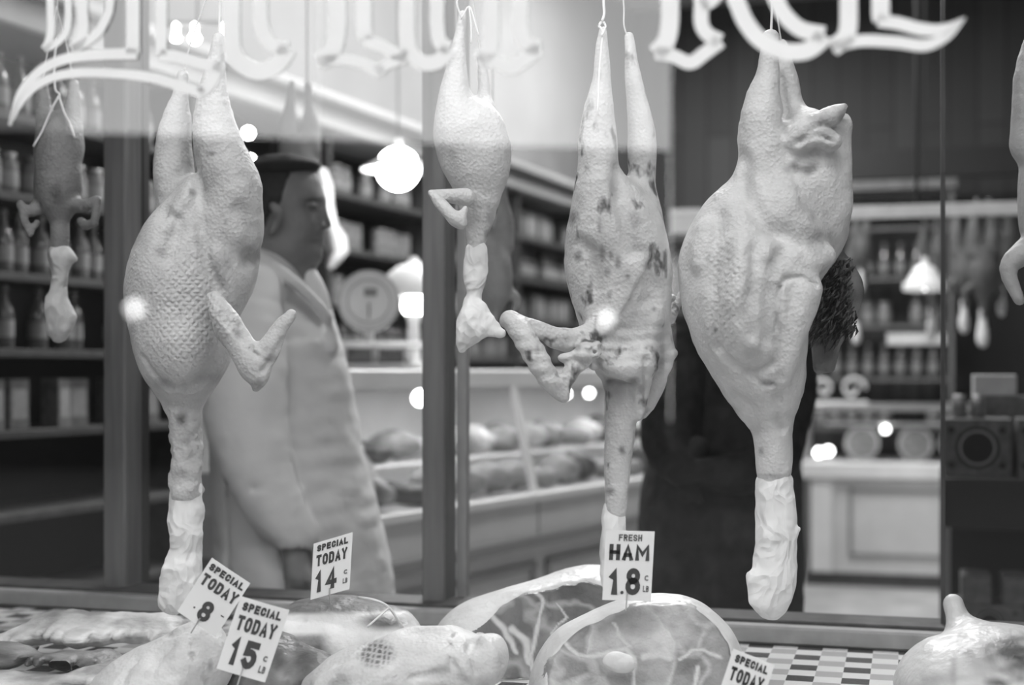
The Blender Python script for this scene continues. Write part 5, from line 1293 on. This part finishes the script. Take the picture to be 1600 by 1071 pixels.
# ---- long glass meat counter
C0 = np.array([-.42, 3.8, 0.]); RC = math.atan2(.86, .51)
ct = thing('meat_counter', C0, 'long white enamel meat counter with slanted glass front, running away behind the middle post', 'display counter', RC)
LC = 3.1
G().box(0, LC, .05, .62, 0, .12).put('plinth', M['black'], ct)
G().box(0, LC, .02, .62, .12, .83).put('base_panel', M['enamel2'], ct)
G().box(0, LC, -.012, .62, .83, .865, .004).put('moulding', M['enamelshade'], ct)
G().box(0, LC, 0, .62, .865, .985).put('upper_panel', M['enamel2'], ct)
G().box(0, LC, -.014, .02, .975, 1.002, .003).put('front_rail', M['enamel'], ct)
for i, x in enumerate((.10, 1.07, 2.04)):
    g = G(); 
    for (a, b, c, d) in ((0, .9, .20, .225), (0, .9, .75, .775), (0, .025, .20, .775), (.875, .9, .20, .775)): g.box(x+a, x+b, .008, .02, c, d, .002)
    g.put('panel_frame', M['enamelshade'], ct)
G().box(.99, .995, -.003, .0, .865, .975).put('panel_joint', M['enamelshade'], ct)
G().box(0, LC, .02, .62, .985, .995).put('tray', M['enamel'], ct)
G().box(-.01, LC, .085, .63, 1.345, 1.405, .006).put('top_slab', M['enamel'], ct)
G().box(.02, LC, .59, .60, .995, 1.345).put('back_panel', M['enamel'], ct)
G().box(.02, LC, .29, .585, .994, 1.105, .004).put('step', M['enamel'], ct)
for x_ in (.8, 2.2):
    q_ = np.array([-.42, 3.8, 1.335])+np.array([.51, .86, 0])*x_+np.array([-.86, .51, 0])*.28
    area('added_counter_fill', q_, 1.2, 3.2, (0, 0, RC), .06)  # unseen light added under the slab to brighten the counter's inside
g = G(); g.prism([(.0, .004, 1.0), (LC, .004, 1.0), (LC, .092, 1.35), (0, .092, 1.35)], (0, .004, .001)); g.put('glass_front', M['caseglass'], ct)
for x in (.0, .967, 1.93, 2.9):
    g = G(); g.prism([(x, -.006, 1.0), (x+.02, -.006, 1.0), (x+.02, .082, 1.35), (x, .082, 1.35)], (0, .022, 0)); g.put('glazing_bar', M['enamel'], ct)
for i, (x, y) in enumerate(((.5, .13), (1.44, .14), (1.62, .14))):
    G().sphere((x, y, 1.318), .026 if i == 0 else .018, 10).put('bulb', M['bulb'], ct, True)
CM = Matrix.Translation(Vector(C0)) @ Matrix.Rotation(RC, 4, 'Z')
# cuts of meat lying in the counter
cuts = []
def cutproto(seed, l, r):
    f = Field(); f.chain([(-l, 0, r*.8, r*.7), (0, .01, r*.9, r), (l, 0, r*.75, r*.6)], k=.02, sq=1.25)
    v, q = f.net(.011, lump(.010, 22, seed, .004, 55)); return v, q
cp = [cutproto(1, .07, .05), cutproto(2, .045, .055), cutproto(3, .09, .034)]
mm_ = ['meatdark', 'meatslab', 'fat']
rg = random.Random(5); cache = {}
n_ = 0
for row in range(2):
    for col_ in range(18):
        x = .12+col_*.162+rg.uniform(-.01, .01); y = .17+row*.24+rg.uniform(-.01, .01)
        a = rg.randrange(3); b = rg.choice([0, 1, 1, 2]); key = (a, b)
        L_ = CM @ Vector((x, y, .996+row*.11))
        o = None
        if key not in cache:
            me_o = mesh('meat_cut', cp[a][0], cp[a][1], M[mm_[b]], None, True, {'tone': np.ones(len(cp[a][0])), 'tract': np.zeros(len(cp[a][0]))}, loc=(0, 0, 0)); cache[key] = me_o; o = me_o
            zmin = cp[a][0][:, 2].min(); cache[(key, 'z')] = zmin
        else: o = cache[key].copy(); COL.objects.link(o)
        o.matrix_world = Matrix.Identity(4)
        o.location = (L_.x, L_.y, L_.z-cache[(key, 'z')]+.001); o.rotation_euler = (0, 0, RC+math.pi/2+rg.uniform(-.3, .3))
        side = 'near' if col_ < 6 else ('middle' if col_ < 12 else 'far')
        tag(o, f"{['dark', 'streaky', 'pale fatty'][b]} cut of meat in the {['front', 'back'][row]} row, {side} part of the glass counter", 'meat', f'cuts of meat in the {side} part of the counter')
# paper price slip in the counter
def lp(x, y, z): q = CM @ Vector((x, y, z)); return np.array(q)
g = G(); g.prism([lp(.22, .10, 1.06), lp(.29, .10, 1.06), lp(.27, .20, 1.20), lp(.20, .20, 1.20)], (0, 0, .003)); o = g.put('paper_slip', M['card']); tag(o, 'white paper slip leaning on the meat left of the middle post, inside the counter', 'paper')
# ---- dial scale on the counter
q = lp(.585, .385, 1.405)
sc_ = thing('counter_scale', q, 'white shop scale with a big round dial on the meat counter', 'scale', math.radians(6))
G().box(-.11, .16, -.09, .09, .0, .02, .005).put('base', M['enamel'], sc_)
for x in (-.08, .02, .12): G().tube([(x, 0, .018), (x, 0, .075)], .012, 10).put('leg', M['enamel'], sc_, True)
G().lathe([(.15, 0), (.16, .012), (.15, .016), (.02, .012)], .03, 0, .07, 28).put('pan', M['enamel'], sc_, True)
G().tube([(-.0, 0, .08), (-.0, 0, .14)], .018, 10).put('neck', M['enamel'], sc_, True)
def disc(name, r0, r1, y0, y1, m, cx=0, cz=0, parent=None, n=36):
    prof = [(r0, y0), (r1, y0), (r1, y1), (r0, y1)]; g = G(); v = []; f = []
    for (r, y) in prof:
        for i in range(n): a = 2*math.pi*i/n; v.append((cx+r*math.cos(a), y, cz+r*math.sin(a)))
    for k in range(4):
        for i in range(n): j = (i+1) % n; f.append((k*n+i, k*n+j, ((k+1) % 4)*n+j, ((k+1) % 4)*n+i))
    g.add(v, f); return g.put(name, m, parent)
dc = disc('dial_case', .001, .098, -.025, .03, M['enamel'], 0, .215, sc_); disc('dial_rim', .088, .096, -.034, -.025, M['metal'], 0, .215, dc); disc('dial_ring', .066, .069, -.0265, -.025, M['enamelshade'], 0, .215, dc)
G().box(-.015, .025, -.0268, -.025, .23, .255).put('dial_window', M['enamelshade'], dc); G().box(-.002, .002, -.03, -.027, .16, .21).put('pointer', M['black'], dc)
# ---- table lamp on the counter
q = lp(1.0, .50, 1.405)
tl = thing('table_lamp', q, 'lit table lamp with a dome shade, beside the dial scale, half behind the middle post', 'lamp')
G().lathe([(.06, 0), (.06, .015), (.025, .03), (.02, .16), (.03, .2), (.015, .24)], n=20).put('base', M['enamel'], tl, True)
G().lathe([(.125, .25), (.122, .275), (.10, .32), (.06, .355), (.02, .37), (.012, .39)], n=28, cap=False).put('lamp_shade', M['enamel'], tl, True)
G().sphere((0, 0, .222), .042, 12).put('bulb', M['opal'], tl, True)
# ---- hanging lamps
def pendant(name_label, px, py, Y, rg_, rd, mb, top=4.2, dish=True):
    c = W(px, py, Y); t = thing('pendant_lamp', (c[0], c[1], c[2]-rg_), name_label, 'lamp')
    G().sphere((0, 0, rg_), rg_, 16).put('globe', M[mb], t, True)
    if dish: G().lathe([(rd, rg_-.004), (rd, rg_+.002), (rg_*1.05, rg_*1.35), (.02, rg_*1.9), (.014, rg_*2.4)], n=32, cap=False).put('reflector', M['enamel'], t, True)
    G().tube([(0, 0, rg_*2), (0, 0, top-(c[2]-rg_))], .004, 6).put('cord', M['black'], t)
pendant('brightest lit globe lamp with a white dish reflector, left of the middle post', 622, 264, 5.2, .078, .135, 'opal')  # globe made oversized so its shape takes in the bulb's glow
pl_ = W(1445, 440, 7.0)
t = thing('pendant_lamp', pl_, 'white bell shaded pendant lamp in the right half, above the far glass case', 'lamp')
G().lathe([(.104, -.045), (.104, -.008), (.085, .0), (.07, .035), (.045, .07), (.018, .085), (.012, .12)], n=28, cap=False).put('lamp_shade', M['enamel'], t, True)
G().sphere((0, 0, -.02), .022, 12).put('bulb', M['bulb'], t, True); G().tube([(0, 0, .1), (0, 0, 4.2-pl_[2])], .004, 6).put('cord', M['black'], t)
# three bulbs on a bar, high up at the left
c = W(306, 57, 4.55)
t = thing('bar_light', c, 'bar of three small lit bulbs high in the upper left corner', 'lamp')
G().tube([(-.10, .03, .05), (.11, .03, .05)], .008).tube([(0, .03, .05), (0, .03, 4.2-c[2])], .006).put('bar', M['darkmetal'], t)
for x, r, s_ in ((-.070, .015, .6), (-.010, .017, 1.0), (.088, .016, .7)): G().sphere((x, .03, 0), r, 10, s_).tube([(x, .03, .01), (x, .03, .05)], .008).put('bulb', M['opal'], t, True)
for px, py, r, w_ in ((388, 208, .020, 'left'), (391, 250, .018, 'lower')):
    c = W(px, py, 5.15); t = thing('glint_bulb', c, f'small bright bulb by the cornice above the butcher\'s cap, the {w_} one', 'lamp')
    G().sphere((0, 0, 0), r, 10).put('bulb', M['opal'], t, True); G().tube([(0, 0, r*.8), (-.06, .03, r*.8+.05), (-.09, .04, r+.08)], .006).put('holder', M['black'], t)  # glowing balls added to make the glints by the cornice
# curl of white paper hanging in the lamplight beyond the butcher's face
g = G(); pts = []
prof = [(498, 262, 10), (505, 290, 12), (508, 320, 11), (514, 350, 11), (520, 368, 18), (526, 392, 16), (518, 410, 10), (514, 420, 4)]
n = 8; v = []; f = []
for i, (a, b, w_) in enumerate(prof):
    for j in range(n+1):
        t_ = j/n*2-1; q = W(a+w_*t_, b, 5.5); q[1] += .05*t_*t_+.012*math.sin(i*1.7); v.append(q)
for i in range(len(prof)-1):
    for j in range(n): k = i*(n+1)+j; f.append((k, k+1, k+n+2, k+n+1))
k0 = len(v); v += [q+np.array([0, .0015, 0]) for q in v]; f += [tuple(x+k0 for x in reversed(q)) for q in f]
g.add(v, f); g.tube([W(498, 262, 5.5), W(498, 262, 5.5)*[1, 1, 0]+[0, 0, 4.2]], .002)
o = g.put('hanging_paper', M['card'], None, True); tag(o, 'curl of white paper hanging in the lamplight just beyond the man\'s face', 'paper')

# ---- right: rail with small wrapped birds
def uvY(px, Y0): q = on(px, HOR, Y0); return q
ra = on(1300, 334, 6.5); rb = on(1680, 308, 6.5)
rb[2] = ra[2]
rl = thing('back_rail', ra, 'pale rail across the right half with birds hanging from it', 'rail', -A)
Lr = np.linalg.norm((rb-ra)[:2])
G().box(0, Lr, -.012, .012, -.028, .028, .003).put('bar', M['woodlight'], rl)
for x in (.35, Lr-.1): G().tube([(x, 0, .02), (x, 0, 4.2-ra[2])], .01).put('hanger', M['black'], rl)
lab = ['leftmost, low', 'second from the left', 'beside the pendant lamp', 'third from the right', 'second from the right', 'farthest right']
for i, (px, top, yb, s, Yd) in enumerate([(1346, 335, 395, .42, 6.55), (1338, 335, 455, .55, 6.7), (1455, 335, 438, .62, 7.2), (1506, 335, 425, .62, 6.4), (1535, 335, 430, .72, 6.25), (1565, 335, 410, .55, 6.3)]):
    p = PX(Yd); r_ = thing('hanging_chicken', p(px, yb+170*s), f'small dark bird with a wrapped head on the back rail, {lab[i]}', 'chicken', group='small birds on the back rail')
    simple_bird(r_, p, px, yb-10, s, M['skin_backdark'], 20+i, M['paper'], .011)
    G().tube([p(px, yb-10-150*s), np.array([p(px, 0)[0], Yd, ra[2]-.02 if Yd < 6.9 else 4.2])], .003).put('twine', M['twine'], r_)
# ---- right: glass case
q0 = W(1252, HOR, 9.3); q0[2] = 0
gc = thing('glass_case', q0, 'panelled white counter with a glass case on top, far back on the right', 'display counter', -A)
G().box(.02, 2.2, .03, .62, 0, .09).put('plinth', M['wooddark'], gc)
G().box(.06, 2.25, .02, .62, .09, .70).put('base_panel', M['enamel2'], gc)
G().box(.06, .20, .0, .03, .09, .70, .004).put('pilaster', M['enamel'], gc)
for i, (x0, x1) in enumerate(((.30, 1.12), (1.22, 2.1))):
    g = G()
    for a in ((x0, x1, .62, .64), (x0, x1, .20, .22), (x0, x0+.02, .20, .64), (x1-.02, x1, .20, .64)): g.box(a[0], a[1], .005, .02, a[2], a[3])
    g.put('panel_frame', M['enamelshade'], gc)
G().box(0, 2.3, -.02, .64, .70, .81, .01).put('counter_top', M['enamel'], gc)
G().box(.0, 2.3, .0, .50, 1.145, 1.185, .005).put('case_top', M['metal'], gc)
for x in (0, 1.08, 2.27): G().box(x, x+.03, 0, .03, .81, 1.145).put('case_post', M['metal'], gc)
for x in (0, 2.27): G().box(x, x+.03, .47, .50, .81, 1.145).put('case_post', M['metal'], gc)
G().box(.15, 2.25, .12, .46, 1.045, 1.06).put('glass_shelf', M['enamel'], gc)
G().box(.03, 2.27, .004, .008, .81, 1.145).put('glass_front', M['caseglass'], gc)
for x, y, z, r in ((.11, .05, .865, .030), (.17, .07, .875, .030), (.53, .10, 1.02, .024), (.98, .06, 1.115, .026)): G().sphere((x, y, z), r, 10).put('bulb', M['bulb'], gc, True)  # glowing spheres stand in for lamp reflections in the case glass
GM = Matrix.Translation(Vector(q0)) @ Matrix.Rotation(-A, 4, 'Z')
for i, (x, w_) in enumerate(((.38, 'left'), (.72, 'middle'), (.98, 'right'))):
    q = GM @ Vector((x, .2, .811)); t = thing('cheese_round', q, f'round standing in the far glass case, {w_} of three', 'food', -A)
    disc('round', .001, .10, -.02, .02, M['meatslab'], 0, .112, t); disc('rind', .098, .11, -.026, .026, M['enamel'], 0, .112, t)
q = GM @ Vector((.0, .2, 1.186))
t = thing('scroll_ornament', q, 'pale scrolled ornament of two rings on top of the far glass case', 'ornament', -A)
for cx, r in ((.13, .075), (.32, .085)):
    pts = [(cx+(r-.004*k)*math.cos(k*.42+(3.1 if cx < .2 else 0)), 0, .095+(r-.004*k)*math.sin(k*.42)) for k in range(0, 18)]
    G().tube(spline(pts, 2), .011, 8).put('scroll', M['enamel'], t, True)
G().box(.0, .42, -.03, .03, .0, .014, .003).put('base', M['enamel'], t)
# back wall fittings, dim
bs = thing('back_shelving', on(1258, HOR, 10.6)*[1, 1, 0], 'dim shelving against the plank wall, right of the broad turkey', 'shelving', -A)
for z in (1.0, 1.35, 1.72, 2.05, 2.4): G().box(0, 1.0, .0, .25, z-.02, z).put('shelf', M['wood'], bs)
for x in (0, .97): G().box(x, x+.03, 0, .25, 0, 2.66).put('upright', M['wood'], bs)
G().box(-.02, 1.02, -.03, .25, 2.66, 2.72).put('cornice', M['wood'], bs)
BM = Matrix.Translation(bs.location) @ Matrix.Rotation(-A, 4, 'Z')
rg = random.Random(3)
for z in (1.0, 1.35, 1.72, 2.05):
    for i in range(8):
        if rg.random() < .1: continue
        kd = 'bottle' if z in (1.35, 2.05) else 'jar'
        o = bpy.data.objects.new(kd, None); COL.objects.link(o); o.location = BM @ Vector((.10+i*.11, .1, z+.003)); o.scale = (1.25,)*3
        for c0 in PROTO[kd]: c = c0.copy(); COL.objects.link(c); c.parent = o
        wz = {1.0: 'lowest', 1.35: 'second', 1.72: 'third', 2.05: 'highest filled'}[z]
        tag(o, f'dim blurred {kd} on the {wz} shelf against the back plank wall', kd, f'{kd}s on the {wz} back shelf')
struct('door_1', uvbox(*(lambda a: (a, a+1.15))((on(1462, HOR, 10.8)@U)), 10.86, 10.9, 0, 2.25), M['black'], 'black doorway in the back wall')
g = uvbox(*(lambda a: (a, a+.30))((on(1386, HOR, 8.2)@U)), 8.2*CA-.1, 8.2*CA+.1, 1.54, 1.60); o = g.put('hanging_tray', M['enamel']); 
tag(o, 'pale shallow tray hanging above the far glass case', 'tray')
# dark lintel band and pelmet over the back part
o = uvbox(-.9, 4.55, 10.3, 10.4, 2.75, 2.95).put('pelmet', M['black']); tag(o, 'black beam across the back plank wall', 'beam')
# middle distance: dark cabinet with things on top behind the freckled turkey
q0 = on(905, HOR, 7.6)*[1, 1, 0]
cb = thing('tall_cabinet', q0, 'dark tall cabinet with rounded pale front, between the two large right hand turkeys', 'cabinet', -A)
G().box(0, 1.0, 0, .5, 0, 2.05, .01).put('body', M['wood'], cb); G().box(.42, .98, -.03, .0, 1.35, 1.95, .02).put('door', M['enamelshade'], cb); G().box(-.03, 1.03, -.06, .53, 2.05, 2.11, .008).put('top_board', M['wooddark'], cb)
KM = Matrix.Translation(Vector(q0)) @ Matrix.Rotation(-A, 4, 'Z')
for i, (x, w_, h_, mname, l_) in enumerate(((.12, .20, .17, 'cartongrey', 'grey carton at the left end of the tall cabinet\'s top'), (.46, .17, .14, 'carton', 'pale carton in the middle of the tall cabinet\'s top'), (.72, .22, .24, 'black', 'dark tin box at the right end of the tall cabinet\'s top'))):
    q = KM @ Vector((x, .15, 2.11)); t = thing('storage_box', q, l_, 'box', -A+.1*i); G().box(0, w_, 0, .2, 0, h_, .004).put('box', M[mname], t); G().box(-.004, w_+.004, -.004, .204, h_-.03, h_+.004, .003).put('lid', M[mname], t)

# ---- right foreground: black stand with cartons
q0 = on(1474, HOR, 4.35)*[1, 1, 0]
st = thing('display_stand', q0, 'black display stand at the right edge, behind the partition', 'stand', -A)
G().box(.0, .62, 0, .45, .955, 1.10, .004).put('top_box', M['black'], st)
for x in (.0, .60):
    for y in (0, .43): G().box(x, x+.02, y, y+.02, 0, .96).put('post', M['darkmetal'], st)
G().box(0, .62, 0, .45, .62, .64).put('shelf', M['black'], st); G().box(0, .62, 0, .45, .10, .12).put('shelf', M['black'], st); G().box(.0, .62, .43, .45, .0, .96).put('back_panel', M['black'], st)
SM = Matrix.Translation(Vector(q0)) @ Matrix.Rotation(-A, 4, 'Z')
def goods_box(x, y, z, w_, d_, h_, mname, label, badge=True, name='carton'):
    q = SM @ Vector((x, y, z)); t = thing(name, q, label, 'box', -A, group='cartons on the black stand')
    G().box(0, w_, 0, d_, 0, h_, .003).put('box', M[mname], t)
    if badge:
        r = h_*.36; rl_ = disc('round_label', .001, r, -.002, .0, M['black'], w_/2, h_/2, t); disc('label_ring', r*.74, r*.84, -.003, -.0018, M['enamelshade'], w_/2, h_/2, rl_)
        for a, b in ((.12, .2), (.86, .2), (.12, .8), (.86, .8)): disc('corner_mark', .001, h_*.06, -.0015, .0, M['black'], w_*a, h_*b, t, 12)
G_ = [(.0, .02, 1.101, .185, .16, .165, 'cartongrey', 'grey carton with a round dark label, left front on top of the black stand', True),
      (.20, .02, 1.101, .17, .16, .165, 'cartongrey', 'grey carton with a round dark label, right front on top of the black stand', True),
      (.10, .20, 1.101, .20, .15, .225, 'cartongrey', 'plain grey carton standing behind the labelled ones on the black stand', False),
      (.09, .20, 1.327, .12, .12, .062, 'carton', 'flat pale carton, topmost of the pile on the black stand', False),
      (.33, .20, 1.101, .18, .15, .30, 'cartongrey', 'tall grey carton at the right end of the black stand', False),
      (.03, .02, .641, .19, .16, .10, 'cartongrey', 'long carton with a round label on the lower shelf of the black stand', True),
      (.05, .02, .742, .08, .14, .08, 'cartongrey', 'small grey carton, left one on the long carton of the lower shelf', False),
      (.16, .02, .742, .07, .14, .08, 'cartongrey', 'small grey carton, right one on the long carton of the lower shelf', False)]
for a in G_: goods_box(*a)
for i, x in enumerate((.045, .095)):
    q = SM @ Vector((x, .07, 1.267)); t = thing('jar', q, ['left', 'right'][i]+' of two small glass jars on the labelled carton', 'jar', group='jars on the labelled carton')
    G().lathe([(.02, 0), (.021, .05), (.016, .058)], n=14).put('glass', M['glassware2'], t, True); G().lathe([(.017, .058), (.017, .066)], n=12).put('lid', M['metal'], t, True)
